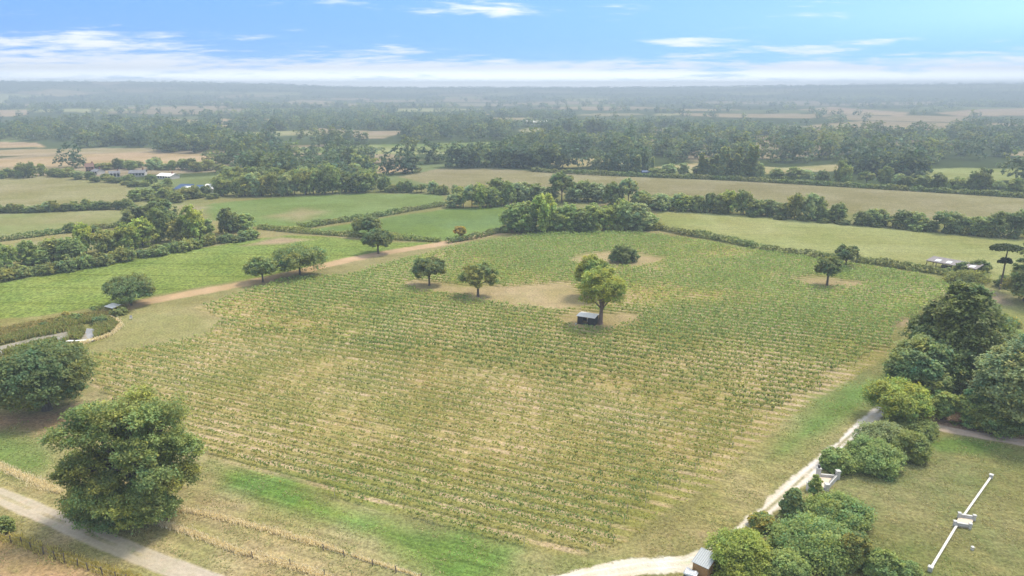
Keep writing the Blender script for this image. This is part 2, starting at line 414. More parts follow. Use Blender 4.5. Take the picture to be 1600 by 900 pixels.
# middle fields
field('stubble_field', [(620, 276), (690, 263), (760, 263), (900, 270), (1000, 277), (1150, 282), (1400, 296), (1640, 312), (1640, 352), (1430, 346),
                        (1240, 320), (1050, 304), (880, 306), (700, 294)], (0.270, 0.245, 0.140), (0.235, 0.205, 0.125), 45, 1.5, aux=('crop', 0.45))
field('pasture', [(1020, 326), (1110, 332), (1250, 344), (1400, 358), (1530, 371), (1660, 378), (1660, 440), (1560, 436), (1440, 417), (1300, 402), (1190, 388), (1110, 372), (1035, 354)],
      (0.300, 0.295, 0.135), (0.255, 0.275, 0.110), 22, 1.2, aux=('crop', 0.35))
field('crop_field', [(-80, 276), (100, 274), (180, 284), (238, 303), (200, 318), (100, 320), (-80, 326)], STUB, (0.22, 0.215, 0.10), 50, 1.5, aux=('crop', 0.5))
field('crop_field', [(-80, 337), (60, 331), (190, 329), (235, 332), (215, 350), (100, 362), (-80, 378)], (0.24, 0.225, 0.115), (0.19, 0.215, 0.085), 25, 1.5)
field('pasture', [(-80, 392), (60, 376), (160, 364), (285, 348), (330, 352), (280, 372), (100, 398), (-80, 412)], (0.21, 0.225, 0.09), STUB, 25, 1.5)
field('crop_field', [(290, 330), (330, 318), (430, 309), (560, 302), (690, 304), (697, 318), (600, 332), (470, 358), (400, 355), (310, 341)], (0.145, 0.205, 0.065), (0.17, 0.21, 0.08), 35, 1.5, aux=('crop', 0.4))
field('bare_patch', [(420, 338), (470, 325), (520, 330), (470, 345)], SOIL, STUB, 20, 6, 6, op=0.6)
field('bare_patch', [(270, 345), (285, 322), (330, 322), (320, 345), (300, 352)], SOIL, STUB, 20, 4, 4, op=0.8)
field('crop_field', [(478, 361), (600, 341), (700, 326), (790, 322), (800, 340), (775, 363), (725, 374), (690, 376), (560, 366)], (0.130, 0.190, 0.075), (0.155, 0.215, 0.060), 30, 1.2, aux=('crop', 0.3))
field('green_crop_field', [(-60, 447), (0, 441), (130, 420), (270, 394), (420, 371), (450, 367), (540, 373), (600, 378), (690, 380), (640, 390), (545, 404), (470, 420), (400, 434),
                     (250, 458), (170, 478), (60, 494), (-60, 508)], CROP, CROP2, 9, 1.0, aux=('crop', 1.0))
field('bare_margin', [(380, 384), (440, 370), (490, 374), (450, 380)], SOIL, PINK, 20, 3, 3, op=0.9)
# near ground
field('vineyard_ground', VINEYARD, (0.245, 0.215, 0.088), (0.175, 0.185, 0.060), 16, 1.0, aux=('vine', 1.0))
for p in ISLANDS: field('bare_clearing', p, (0.37, 0.285, 0.17), (0.30, 0.25, 0.12), 7, 1.6, 3.0, aux=('vine', 0.0))
field('grass_margin', [(345, 500), (240, 470), (150, 500), (180, 530), (150, 550), (320, 520)], (0.30, 0.265, 0.135), (0.22, 0.22, 0.09), 8, 3, 3, op=0.8)
field('dry_grass_bank', [(-80, 500), (60, 496), (165, 482), (240, 470), (185, 500), (187, 520), (130, 545), (-80, 580)], (0.24, 0.20, 0.085), (0.16, 0.17, 0.055), 5, 1.0, 2.5)
field('grass_meadow', [(-80, 690), (60, 655), (150, 612), (240, 672), (330, 718), (520, 782), (700, 834), (880, 880), (900, 960), (300, 960), (-80, 760)], (0.36, 0.285, 0.175), (0.245, 0.235, 0.105), 6, 1.5, aux=('mow', 0.5))
field('bare_patch', [(-80, 655), (20, 640), (120, 632), (140, 655), (60, 690), (-80, 712)], (0.30, 0.195, 0.125), EARTH, 4, 2.5, 3, op=0.9)
field('lush_grass', [(-60, 690), (10, 672), (70, 688), (95, 722), (60, 742), (-60, 715)], LUSH, GREEN, 6, 3, 3, op=0.75)
field('lush_grass', [(330, 722), (420, 742), (530, 782), (700, 832), (790, 862), (800, 930), (690, 910), (560, 845), (440, 800), (345, 765)], LUSH, (0.14, 0.205, 0.045), 5, 2.6, 3.0, aux=('mow', 1.0), op=0.95)
field('grass_meadow', [(880, 880), (985, 852), (1040, 815), (1150, 724), (1240, 652), (1340, 594), (1396, 548), (1420, 560), (1395, 620), (1300, 690), (1200, 785), (1120, 850), (1000, 878), (905, 905)],
      (0.315, 0.265, 0.135), (0.25, 0.235, 0.095), 6, 1.2, aux=('mow', 0.6))
field('lush_grass', [(1395, 568), (1400, 590), (1340, 640), (1230, 712), (1180, 730), (1240, 672), (1320, 610)], (0.12, 0.215, 0.055), GREEN, 5, 3, 2.5, op=0.9)
field('lush_grass', [(880, 868), (1000, 862), (960, 890), (900, 905), (760, 905)], GREEN, OLIVE, 4, 2, 2, op=0.5)
field('rough_ground', [(1020, 838), (1080, 820), (1150, 830), (1130, 850), (1060, 862), (1000, 872)], (0.38, 0.29, 0.18), OLIVE, 1.6, 1.5, 2, op=0.8)
field('lawn', [(1250, 850), (1300, 770), (1330, 735), (1400, 690), (1480, 680), (1640, 705), (1760, 930), (1400, 960), (1200, 930)], (0.225, 0.205, 0.092), (0.150, 0.172, 0.064), 5, 0.8, 1.0, aux=('mow', 0.4))
field('lush_grass', [(1440, 690), (1500, 683), (1560, 695), (1530, 712), (1470, 708)], GREEN, LUSH, 4, 1.5, 1.5, op=0.8)
field('grass_meadow', [(1400, 510), (1470, 476), (1500, 452), (1440, 432), (1300, 408), (1180, 392), (1060, 373), (1100, 372), (1300, 402), (1440, 417), (1560, 437), (1760, 450), (1760, 560), (1560, 520)],
      (0.255, 0.235, 0.100), (0.195, 0.210, 0.075), 9, 1.5)
field('bare_patch', [(1500, 470), (1545, 452), (1575, 462), (1570, 474)], SOIL, PINK, 6, 2, 2, op=0.7)
field('bare_patch', [(1390, 510), (1400, 495), (1430, 500), (1420, 512)], SOIL, PINK, 6, 2, 2, op=0.8)
field('shrub_bed', [(1390, 660), (1420, 640), (1500, 640), (1640, 660), (1640, 700), (1480, 672), (1400, 668)], (0.24, 0.165, 0.12), EARTH, 4, 0.6, 1)
field('rough_pasture', [(-80, 800), (0, 830), (40, 850), (130, 880), (200, 905), (200, 960), (-80, 960)], (0.37, 0.245, 0.165), (0.30, 0.225, 0.115), 5, 1.5, 2)
field('dry_grass_bank', [(-80, 840), (0, 838), (60, 848), (30, 862), (-80, 880)], (0.30, 0.24, 0.10), (0.27, 0.19, 0.08), 3, 1.0, 1.5, op=0.8)

TRACKS = []      # (name, line, half width, colour 1, colour 2, soft, centre strip)
def track(name, pts, hw, c1, c2, soft=0.3, centre=0.0, ragged=0.3, verge=None):
    TRACKS.append((name, [tuple(q) for q in gpoly(pts)], hw, c1, c2, soft, centre, ragged, verge))
track('dirt_track', [(60, 512), (165, 488), (240, 469), (320, 455), (400, 440), (470, 424), (530, 409), (600, 395), (690, 381), (745, 370), (800, 361)], 2.6, (0.40, 0.28, 0.175), (0.47, 0.33, 0.21), 0.9, 0.15, 0.8)
track('farm_track', [(-110, 738), (0, 775), (80, 808), (160, 844), (240, 876), (320, 905), (420, 945)], 1.25, (0.40, 0.345, 0.29), (0.46, 0.40, 0.34), 0.22, 0.55, 0.16)
track('chalk_track', [(860, 915), (930, 897), (1010, 884), (1075, 880), (1110, 868), (1150, 838), (1200, 795), (1240, 760), (1270, 732), (1310, 697), (1350, 662), (1390, 629), (1410, 610)], 0.90, CHALK, (0.58, 0.51, 0.42), 0.2, 0.75, 0.42)
track('garden_path', [(1395, 652), (1430, 660), (1480, 671), (1530, 680), (1600, 692), (1700, 712)], 1.15, (0.47, 0.38, 0.33), (0.40, 0.32, 0.275), 0.2, 0.0, 0.15)

def poly_mix(c1, c2, k): return np.asarray(c1)[None, :] * (1 - k[:, None]) + np.asarray(c2)[None, :] * k[:, None]

def ground_material():
    m, t = mat('ground_cover')
    col = t.new('ShaderNodeAttribute', attribute_name='tone').outputs['Color']
    auxn = t.new('ShaderNodeAttribute', attribute_name='aux')
    aux = t.sep(auxn.outputs['Color'])   # vine, crop, mown
    pos = t.new('ShaderNodeNewGeometry').outputs['Position']
    x, y, z = t.sep(pos)
    fine = t.noise(pos, 2.2, 4.0, 0.7); mid = t.noise(pos, 0.35, 4.0, 0.6); tuft = t.noise(pos, 5.5, 2.0, 0.6)
    # row coordinates
    u = t.math('ADD', t.math('MULTIPLY', x, float(ROWN[0])), t.math('MULTIPLY', y, float(ROWN[1])))
    v = t.math('ADD', t.math('MULTIPLY', x, float(ROWDIR[0])), t.math('MULTIPLY', y, float(ROWDIR[1])))
    rowv = t.comb(t.math('MULTIPLY', v, 0.12), u, 0.0)
    streak = t.noise(rowv, 1.6, 4.0, 0.6)
    f = t.math('FRACT', t.math('DIVIDE', u, ROWSP))
    strip = t.math('ABSOLUTE', t.math('SUBTRACT', f, 0.42))
    bare = t.ramp(strip, 0.30, 0.12)
    patch = t.noise(pos, 0.045, 3.0, 0.6)
    bare = t.math('MULTIPLY', bare, t.ramp(t.math('ADD', t.math('MULTIPLY', streak, 0.6), t.math('MULTIPLY', patch, 0.6)), 0.44, 0.66))
    bare = t.math('MULTIPLY', t.math('MULTIPLY', bare, aux[0]), 0.85)
    c = t.mix(bare, col, (0.43, 0.325, 0.225))
    # crop leaves in the green field: light and dark speckle along drilled lines
    sp = t.noise(t.comb(t.math('MULTIPLY', x, 0.9), t.math('MULTIPLY', y, 0.6), 0.0), 1.3, 3.0, 0.7)
    k = t.ramp(sp, 0.35, 0.68, 0.62, 1.30)
    c = t.mix(aux[1], c, t.mix(1.0, c, t.comb(k, k, t.math('MULTIPLY', k, 0.85)), 'MULTIPLY'))
    # mowing lines
    mw = t.noise(t.comb(t.math('MULTIPLY', v, 0.06), t.math('MULTIPLY', u, 0.9), 0.0), 1.2, 3.0, 0.6)
    k2 = t.ramp(mw, 0.35, 0.65, 0.72, 1.24)
    c = t.mix(aux[2], c, t.mix(1.0, c, t.comb(k2, k2, k2), 'MULTIPLY'))
    g = t.math('ADD', t.ramp(fine, 0.28, 0.72, 0.64, 1.36), t.ramp(mid, 0.3, 0.7, -0.10, 0.10))
    g = t.math('MULTIPLY', g, t.ramp(tuft, 0.3, 0.62, 0.86, 1.06))
    trk = t.math('MULTIPLY', auxn.outputs['Alpha'], 0.72)
    g = t.math('ADD', t.math('MULTIPLY', g, t.math('SUBTRACT', 1.0, trk)), trk)
    c = t.mix(1.0, c, t.comb(g, g, g), 'MULTIPLY')
    # tramlines across the drilled fields, and broad patches of stronger and weaker growth
    tl = t.ramp(t.math('ABSOLUTE', t.math('SUBTRACT', t.math('FRACT', t.math('DIVIDE', t.math('ADD', u, t.math('MULTIPLY', v, 0.35)), 14.0)), 0.5)), 0.07, 0.02)
    tl = t.math('SUBTRACT', 1.0, t.math('MULTIPLY', t.math('MULTIPLY', tl, aux[1]), 0.22))
    br = t.math('MULTIPLY', tl, t.ramp(t.noise(pos, 0.028, 4.0, 0.62, 0.5), 0.3, 0.7, 0.86, 1.14))
    c = t.mix(1.0, c, t.comb(br, br, t.math('MULTIPLY', br, br)), 'MULTIPLY')
    # drier and greener blades mixed in
    dry = t.ramp(t.noise(pos, 0.9, 3.0, 0.65), 0.50, 0.72, 0.0, 0.22)
    c = t.mix(dry, c, t.mix(1.0, c, (1.45, 1.15, 1.0), 'MULTIPLY'))
    wet = t.ramp(t.noise(pos, 0.55, 4.0, 0.65, 0.4), 0.56, 0.74, 0.0, 0.35)
    c = t.mix(wet, c, t.mix(1.0, c, (0.62, 0.92, 0.62), 'MULTIPLY'))
    c = t.mix(1.0, c, (0.92, 0.91, 0.83), 'MULTIPLY')
    b = t.new('ShaderNodeBsdfDiffuse'); t.l.new(c, b.inputs[0]); b.inputs[1].default_value = 0.6
    bp = t.new('ShaderNodeBump'); t.l.new(fine, bp.inputs['Height']); bp.inputs['Strength'].default_value = 0.5; bp.inputs['Distance'].default_value = 0.25
    t.l.new(bp.outputs[0], b.inputs['Normal'])
    o = t.new('ShaderNodeOutputMaterial'); t.l.new(b.outputs[0], o.inputs[0])
    return m

def paint_ground():
    az, r, X2, Y2 = build_terrain()
    x = X2.ravel(); y = Y2.ravel(); rr = np.hypot(x, y)
    N = len(x)
    z = far_height(x, y)
    # default: dry and green meadow near by, the patchwork further off
    col = poly_mix((0.265, 0.225, 0.110), (0.175, 0.185, 0.070), np.clip(fbm(x, y, 22, 1, 4) * 1.6 - 0.3, 0, 1))
    aux = np.zeros((N, 3)); trk = np.zeros(N); cls = np.zeros(N, np.int32)
    far = np.where(rr > 330)[0]
    cid, ed = cells(x[far], y[far])
    pal = np.array([(0.30, 0.235, 0.15), (0.075, 0.10, 0.045), PALE, (0.06, 0.08, 0.035), (0.15, 0.18, 0.075), (0.055, 0.075, 0.03), (0.055, 0.075, 0.03), (0.26, 0.21, 0.14), (0.06, 0.08, 0.03), (0.12, 0.14, 0.055), (0.085, 0.105, 0.05), (0.06, 0.08, 0.03)])
    fc = pal[np.minimum((cid * len(pal)).astype(int), len(pal) - 1)]
    fc = fc * (0.85 + 0.3 * fbm(x[far], y[far], 60, 7, 3))[:, None]
    hedge = sstep(14, 5, ed)[:, None]
    fc = fc * (1 - hedge) + np.array((0.06, 0.08, 0.03)) * hedge
    rid = sstep(2600, 4800, rr[far])[:, None]
    wood = np.array((0.060, 0.080, 0.034)) * (0.7 + 0.6 * fbm(x[far] * 0.5, y[far], 160, 71, 4))[:, None]
    fld = sstep(0.60, 0.68, fbm(x[far] * 0.6, y[far] * 1.4, 700, 72, 3))[:, None]
    wood = wood * (1 - fld) + np.array((0.24, 0.24, 0.12)) * fld
    fc = fc * (1 - rid) + wood * rid
    k = sstep(330, 400, rr[far])[:, None]
    col[far] = col[far] * (1 - k) + fc * k
    names = ['ground']
    for name, pts, c1, c2, scale, soft, warp, ax, op in FIELDS:
        lo = pts.min(0) - 12; hi = pts.max(0) + 12
        s = np.where((x > lo[0]) & (x < hi[0]) & (y > lo[1]) & (y < hi[1]))[0]
        if len(s) == 0: continue
        xs, ys = x[s], y[s]
        sd = poly_sd(pts, xs, ys) + (fbm(xs, ys, 6 + soft * 3, 21, 3) - 0.5) * 2 * warp
        m = sstep(soft, -soft, sd) * op
        q = np.clip((fbm(xs, ys, scale, 100 + len(names), 4) - 0.5) * 2.6 + 0.5, 0, 1)
        q2 = np.clip((fbm(xs, ys, scale * 0.22, 200 + len(names), 3) - 0.5) * 2 + 0.5, 0, 1)
        c = poly_mix(c1, c2, np.clip(q * 0.7 + q2 * 0.3, 0, 1))
        if name == 'vineyard_ground':
            vig = vine_vigour(xs, ys)
            c = poly_mix((0.335, 0.268, 0.120), (0.185, 0.205, 0.055), np.clip(vig * 0.85 + (q - 0.5) * 0.35, 0, 1))
            py = topix(xs, ys)[1]
        col[s] = col[s] * (1 - m[:, None]) + c * m[:, None]
        j = {'vine': 0, 'crop': 1, 'mow': 2}
        if ax and ax[0] == 'vine' and ax[1] == 0: aux[s, 0] *= (1 - m)
        else:
            aux[s] *= (1 - m)[:, None]
            if ax: aux[s, j[ax[0]]] = np.maximum(aux[s, j[ax[0]]], m * ax[1])
        if op >= 0.5:
            names.append(name); cls[s[m > op * 0.5]] = len(names) - 1
    for name, line, hw, c1, c2, soft, centre, ragged, verge in TRACKS:
        L = np.array(line); lo = L.min(0) - 8; hi = L.max(0) + 8
        s = np.where((x > lo[0]) & (x < hi[0]) & (y > lo[1]) & (y < hi[1]))[0]
        xs, ys = x[s], y[s]
        d, side, pos = line_d(line, xs, ys)
        d = d + (fbm(xs, ys, 2.2, 31, 4) - 0.5) * 2 * ragged
        d = d + (fbm(xs, ys, 0.7, 37, 3) - 0.5) * 1.1 * ragged * (1.0 if name == 'chalk_track' else 0.4)
        w = hw * np.ones_like(d)
        if name == 'chalk_track': w = hw + 0.35 * sstep(0.32, 0.14, pos) + (fbm(xs, ys, 7, 77, 2) - 0.5) * 0.7
        m = sstep(w + soft, w - soft, d)
        if centre:
            nz = fbm(xs, ys, 3.0, 61, 3)
            cs = sstep(0.30 * hw, 0.12 * hw, np.abs(side)) * sstep(0.35, 0.62, nz) * centre
            if name == 'chalk_track': cs = cs * sstep(0.22, 0.30, pos)
            m = m * (1 - cs)
        q = np.clip((fbm(xs, ys, 4.0, 55, 4) - 0.5) * 2.4 + 0.5, 0, 1)
        rut = sstep(0.30, 0.0, np.abs(np.abs(side) - hw * 0.58) / hw)
        c = poly_mix(c2, c1, np.clip(q * 0.6 + rut * 0.4, 0, 1))
        col[s] = col[s] * (1 - m[:, None]) + c * m[:, None]
        aux[s] *= (1 - m)[:, None]; trk[s] = np.maximum(trk[s], m)
        names.append(name); cls[s[m > 0.5]] = len(names) - 1
    # mesh
    nr, na = X2.shape
    idx = np.arange(N).reshape(nr, na)
    q = np.stack([idx[:-1, :-1], idx[1:, :-1], idx[1:, 1:], idx[:-1, 1:]], -1).reshape(-1, 4)[:, ::-1]
    wrap = np.stack([idx[:-1, -1], idx[1:, -1], idx[1:, 0], idx[:-1, 0]], -1)[:, ::-1]
    q = np.concatenate([q, wrap])
    fcl = np.max(cls[q], axis=1) * 0 + cls[q[:, 0]]
    fcl[-len(wrap):] = 0
    m = ground_material()
    V = np.stack([x, y, z], -1)
    for c in np.unique(fcl):
        fq = q[fcl == c]
        used, inv = np.unique(fq.ravel(), return_inverse=True)
        if len(fq) < 6:
            continue
        me = raw_mesh(names[c], V[used], inv, np.full(len(fq), 4), [m], smooth=True)
        for an, arr in (('tone', col), ('aux', aux)):
            a = me.attributes.new(an, 'FLOAT_COLOR', 'POINT')
            d = np.ones((len(used), 4), np.float32); d[:, :3] = arr[used]
            if an == 'aux': d[:, 3] = trk[used]
            a.data.foreach_set('color', d.ravel())
        o = link(names[c], me); tag(o, kind='structure')
        if names[c] != 'ground': pass
paint_ground()

# air
def build_haze(density):
    mb = MB(); mb.box(-6400, 6400, -6400, 6400, -1.2, 107)
    m, t = mat('haze_air')
    v = t.new('ShaderNodeVolumePrincipled'); v.inputs['Density'].default_value = density
    v.inputs['Color'].default_value = (0.53, 0.625, 0.71, 1); v.inputs['Anisotropy'].default_value = 0.0
    o = t.new('ShaderNodeOutputMaterial'); t.l.new(v.outputs[0], o.inputs['Volume'])
    tag(mb.build('haze', m), kind='stuff')
build_haze(0.00052)

# ------------------------------------------------------------------ foliage: leaf-sized faces gathered in clumps on lobes
def rngs(seed): return np.random.default_rng(seed)
def unit(v): return v / (np.linalg.norm(v, axis=1, keepdims=True) + 1e-9)
def leaf_quads(rg, P, out, leaf, tint, up=0.95, outw=0.5, rnd=0.8, stretch=1.5):
    """diamond faces at P facing roughly outwards; returns V (4n,3), tint (n,3)"""
    n = len(P)
    nor = unit(out * outw + rg.normal(size=(n, 3)) * rnd + np.array([0, 0, up]))
    a = unit(np.cross(nor, rg.normal(size=(n, 3)))); b = np.cross(nor, a)
    s = leaf * rg.uniform(0.65, 1.35, (n, 1))
    u = a * s * stretch; v = b * s / stretch * 1.25
    V = np.empty((n, 4, 3)); V[:, 0] = P - u; V[:, 1] = P - v; V[:, 2] = P + u; V[:, 3] = P + v
    return V.reshape(-1, 3), tint
def crown_arrays(seed, R, Hc, z0, lobes=12, clumps=24, per=40, leaf=0.2, lobe_r=(0.28, 0.46), flat=0.9, zlow=-0.55, base=(0.055, 0.085, 0.022),
                 hue=0.12, bright=0.25, shape='round', inner=0.25, up=0.95, ragged=0.0, extra=()):
    """R half width, Hc crown height, z0 underside; lobes -> clumps -> leaves"""
    rg = rngs(seed); zc = z0 + Hc * 0.5; rz = Hc * 0.5
    Ps = []; Ts = []; Os = []; LC = []
    g = (1 + 5 ** 0.5) / 2
    for i in range(lobes + len(extra)):
        cz = 1 - (1 - zlow) * (i + 0.5) / lobes
        ph = 2 * pi * i / g + rg.uniform(-0.5, 0.5)
        if i >= lobes: cz = 0.0
        rr = math.sqrt(max(0, 1 - cz * cz))
        if cz < 0: rr = rr ** 0.55
        d = np.array([rr * cos(ph), rr * sin(ph), cz])
        lr = R * rg.uniform(*lobe_r)
        k = rg.uniform(0.84, 1.04) + ragged * rg.uniform(-1, 0.7)
        lrz = min(lr, rz * 0.8)
        w = 1.0
        if shape == 'cone': w = np.clip(1.05 - 0.52 * (d[2] + 1) / 2 * 1.25, 0.14, 1)
        if shape == 'dome': w = 1.0
        c = np.array([d[0] * max(R - lr, R * .2) * k * w, d[1] * max(R - lr, R * .2) * k * w, zc + d[2] * max(rz - lrz * flat, rz * 0.25) * k])
        if shape == 'cone': lr *= 0.55 + 0.45 * w
        if i >= lobes: c = np.array(extra[i - lobes][:3], float); lr = extra[i - lobes][3]
        LC.append((c, lr)); lb = rg.uniform(1 - bright * 0.5, 1 + bright * 0.5); lh = rg.uniform(-hue, hue)
        m = clumps
        dd = rg.normal(size=(m, 3)); dd[:, 2] = dd[:, 2] * 0.9 + 0.25; dd = unit(dd)
        rad = np.where(rg.random(m) < inner, rg.uniform(0.2, 0.8, m), rg.uniform(0.82, 1.08, m))
        cc = c + dd * rad[:, None] * lr * np.array([1, 1, flat])
        cb = rg.uniform(1 - bright * 0.6, 1 + bright * 0.6, m); ch = rg.uniform(-hue, hue, m)
        n = m * per
        p = np.repeat(cc, per, 0) + rg.normal(size=(n, 3)) * lr * 0.155 * np.array([1.15, 1.15, 0.75])
        br = np.repeat(cb, per) * lb * rg.uniform(1 - bright * 0.7, 1 + bright * 0.7, n)
        h = np.repeat(ch, per) + lh + rg.normal(size=n) * hue * 0.4
        t = np.array(base)[None] * br[:, None] * np.stack([1 + h * 1.6, 1 + h * 0.35, 1 - h * 1.2], -1)
        Ps.append(p); Ts.append(t); Os.append(unit(p - np.array([0, 0, zc - rz * 0.3])))
    P = np.concatenate(Ps); T = np.clip(np.concatenate(Ts), 0.004, 0.9); O = np.concatenate(Os)
    ok = P[:, 2] > 0.08
    V, T = leaf_quads(rg, P[ok], O[ok], leaf, T[ok], up=up, rnd=.65)
    return V, T, LC
def leaves_mesh(name, V, T):
    n = len(V) // 4
    return raw_mesh(name, V, np.arange(4 * n), np.full(n, 4), [M_LEAF], tint=T)
def trunk_mb(seed, h, r, LC, z_fork, limbs=7, lean=(0, 0), n=8, rlimb=0.42):
    rg = rngs(seed + 500); mb = MB()
    fx, fy = lean
    mb.tube([(0, 0, -0.2), (fx * .1, fy * .1, z_fork * 0.12), (fx * .5, fy * .5, z_fork * 0.6), (fx, fy, z_fork), (fx * 1.3, fy * 1.3, h)],
            [r * 1.7, r * 1.15, r * 0.92, r * 0.8, r * 0.12], n)
    for c, lr in sorted(LC, key=lambda q: -q[1])[:limbs]:
        s = np.array([fx, fy, z_fork * rg.uniform(0.72, 1.05)]); e = c
        mid = s * 0.5 + e * 0.5 + np.array([*(rg.normal(size=2) * 0.12 * lr), 0.12 * lr])
        mb.tube([s, s * .72 + mid * .28 + np.array([0, 0, .1 * lr]), mid, e], [r * rlimb * 1.2, r * rlimb, r * rlimb * 0.7, r * rlimb * 0.25], 5)
        for _ in range(2):
            q = e + unit(rg.normal(size=(1, 3)))[0] * lr * 0.9
            mb.tube([mid, (mid + q) / 2 + np.array([0, 0, .08 * lr]), q], [r * .22, r * .16, r * .05], 4)
    return mb

# ---- templates of trees that are copied: one mesh each (crown and trunk faces), about 10 m across
def joined_tree(name, V, T, mb):
    n = len(V) // 4
    tv = np.array(mb.v); tf = [i + 4 * n for f in mb.f for i in f]
    VV = np.concatenate([V, tv]); ff = np.concatenate([np.arange(4 * n), np.array(tf)])
    sz = np.concatenate([np.full(n, 4), np.array([len(f) for f in mb.f])])
    mi = np.concatenate([np.zeros(n), np.ones(len(mb.f))])
    T2 = np.concatenate([T, np.full((len(mb.f), 3), 0.1)])
    return raw_mesh(name, VV, ff, sz, [M_LEAF, M_BARK], mi, T2)

TINTS = {'dark green': (0.93, 0.93, 0.82), 'mid green': (1.22, 1.2, .98), 'yellowish green': (1.62, 1.55, 0.92), 'grey green': (1.5, 1.45, 1.75),
         'bronze green': (1.4, 1.22, 0.95), 'purple': (1.0, 0.45, 1.6), 'russet': (2.1, 1.4, 0.85), 'light green': (1.32, 1.38, 1.18), 'blue green': (1.22, 1.26, 1.28)}
def tint(o, name, j=0.0, rg=random):
    c = TINTS[name]; k = 1 + rg.uniform(-j, j)
    o.color = (c[0] * k, c[1] * k, c[2] * k, 1)

random.seed(7)
BASE = (0.205, 0.252, 0.096)
# ---- the lone trees
def tree(name, label, px, py, w_px, h_px, seed, tintname, gap=0.18, lobes=14, clumps=26, per=34, leaf=None, flat=0.85, lean=(0, 0), cat='tree', group=None,
         shape='round', squash=1.0, limbs=7, trunk=0.035, zlow=-0.55, bark=None, ragged=0.05, lobe_r=(0.28, 0.46), inner=0.25, hue=0.12, bright=0.28, up=0.95, fork=None, rz=None, extra=()):
    """a tree whose foot is at pixel (px, py) and that measures w_px x h_px in the photo"""
    x, y = G(px, py); s = mpp(px, py)
    depang = math.atan2(HCAM, hypot(x, y))
    R = w_px * s * 0.5
    H = h_px * s / cos(depang)
    H = max(H - R * 0.55 * math.tan(depang) * 0.6, H * 0.6)      # part of the outline is the crown's depth
    root = empty(name, (x, y, far_height(np.array([x]), np.array([y]))[0]), rz if rz is not None else random.uniform(0, 6.28))
    leaf = leaf or max(0.10, s * 1.6 * 0.62)
    z0 = H * gap
    V, T, LC = crown_arrays(seed, R, H - z0, z0, lobes, clumps, per, leaf, base=BASE, flat=flat, shape=shape, zlow=zlow, ragged=ragged, lobe_r=lobe_r, inner=inner, hue=hue, bright=bright, up=up, extra=extra)
    V = V + np.array([lean[0], lean[1], 0]) * np.clip(V[:, 2:3] / H, 0, 1)
    LC = [(c + np.array([lean[0], lean[1], 0]) * (c[2] / H), lr) for c, lr in LC]
    cr = link('crown', leaves_mesh(name + '_crown', V, T), root); tint(cr, tintname)
    zf = fork if fork is not None else max(H * 0.3, z0 * 1.25)
    trunk_mb(seed, H * 0.8, max(H * trunk, 0.12), LC, zf, limbs, (lean[0] * zf / H, lean[1] * zf / H)).build('trunk', bark or M_BARK, root, smooth=True)
    tag(root, label, cat, group)
    return root

tree('oak_tree', 'huge spreading oak with leafy branches sweeping down beside the pale farm track', 222, 800, 192, 200, 11, 'mid green', rz=0.0, extra=[(-5.9, .4, 7.0, 2.1), (-5.6, -1.6, 5.4, 2.0), (6.0, -1.4, 5.8, 2.0), (-4.0, -3.9, 2.6, 1.9), (-1.2, -4.6, 2.3, 2.0), (1.6, -4.5, 2.7, 1.9), (4.4, -3.8, 3.4, 1.9), (-5.4, -2.6, 3.4, 1.9), (0.3, -5.0, 4.6, 2.0), (-3.2, -4.8, 5.0, 2.0), (3.4, -4.6, 5.2, 2.0), (5.6, 1.5, 7.8, 1.9), (2.2, 4.0, 10.6, 1.8)], gap=0.0, lobes=30, clumps=40, per=64,
     leaf=0.105, trunk=0.05, limbs=16, zlow=-0.95, ragged=0.26, lobe_r=(0.18, 0.36), bright=0.45, flat=0.62, up=0.8)
tree('oak_tree', 'dense dark rounded oak between the pond and the huge spreading oak', 74, 640, 150, 112, 12, 'dark green', gap=0.06, lobes=26, clumps=44, per=34,
     leaf=0.16, trunk=0.05, limbs=10, zlow=-0.75, lobe_r=(0.26, 0.4), bright=0.22)
FIELD = 'lone oaks standing in and around the vineyard'
tree('oak_tree', 'broad dark oak on the dirt track above the pond', 205, 477, 78, 50, 13, 'dark green', 0.12, lobes=18, clumps=28, per=30, group=FIELD)
tree('oak_tree', 'small round oak on the dirt track, next to a wider oak', 411, 441, 52, 41, 14, 'mid green', 0.22, group=FIELD)
tree('oak_tree', 'wide flat-topped oak between the dirt track and the bright crop field', 469, 431, 84, 49, 15, 'mid green', 0.22, lobes=20, clumps=26, per=30, group=FIELD)
tree('oak_tree', 'dark round oak where the dirt track passes the far hedge, in front of another oak', 591, 396, 50, 40, 16, 'dark green', 0.2, group=FIELD)
tree('oak_tree', 'dark oak in the far hedge, partly behind the round oak on the track', 576, 369, 50, 32, 17, 'dark green', 0.16, group=FIELD)
tree('maple_tree', 'small russet tree by the hedge gap at the end of the dirt track', 719, 374, 23, 22, 18, 'russet', 0.22, lobes=9, clumps=16, per=24, group=FIELD)
tree('oak_tree', 'compact dark oak on bare soil, left of the ragged bronze oak', 671, 446, 58, 47, 19, 'dark green', 0.2, group=FIELD)
tree('oak_tree', 'ragged bronze oak on bare soil in the vineyard clearing', 747, 463, 62, 56, 20, 'bronze green', 0.2, group=FIELD, ragged=0.22, lobe_r=(0.2, 0.36))
tree('ash_tree', 'leaning yellow green tree just behind the tall tree at the hut', 925, 464, 58, 70, 21, 'yellowish green', 0.12, lobes=14, group=FIELD, squash=1.2)
tree('plane_tree', 'tall golden green tree with a bare pale trunk beside the hut', 938, 506, 72, 92, 22, 'yellowish green', 0.24, lobes=18, clumps=26, per=34, trunk=0.036, limbs=9, bark=M_PINKBARK, group=FIELD, lean=(0.6, 0.0), ragged=0.16)
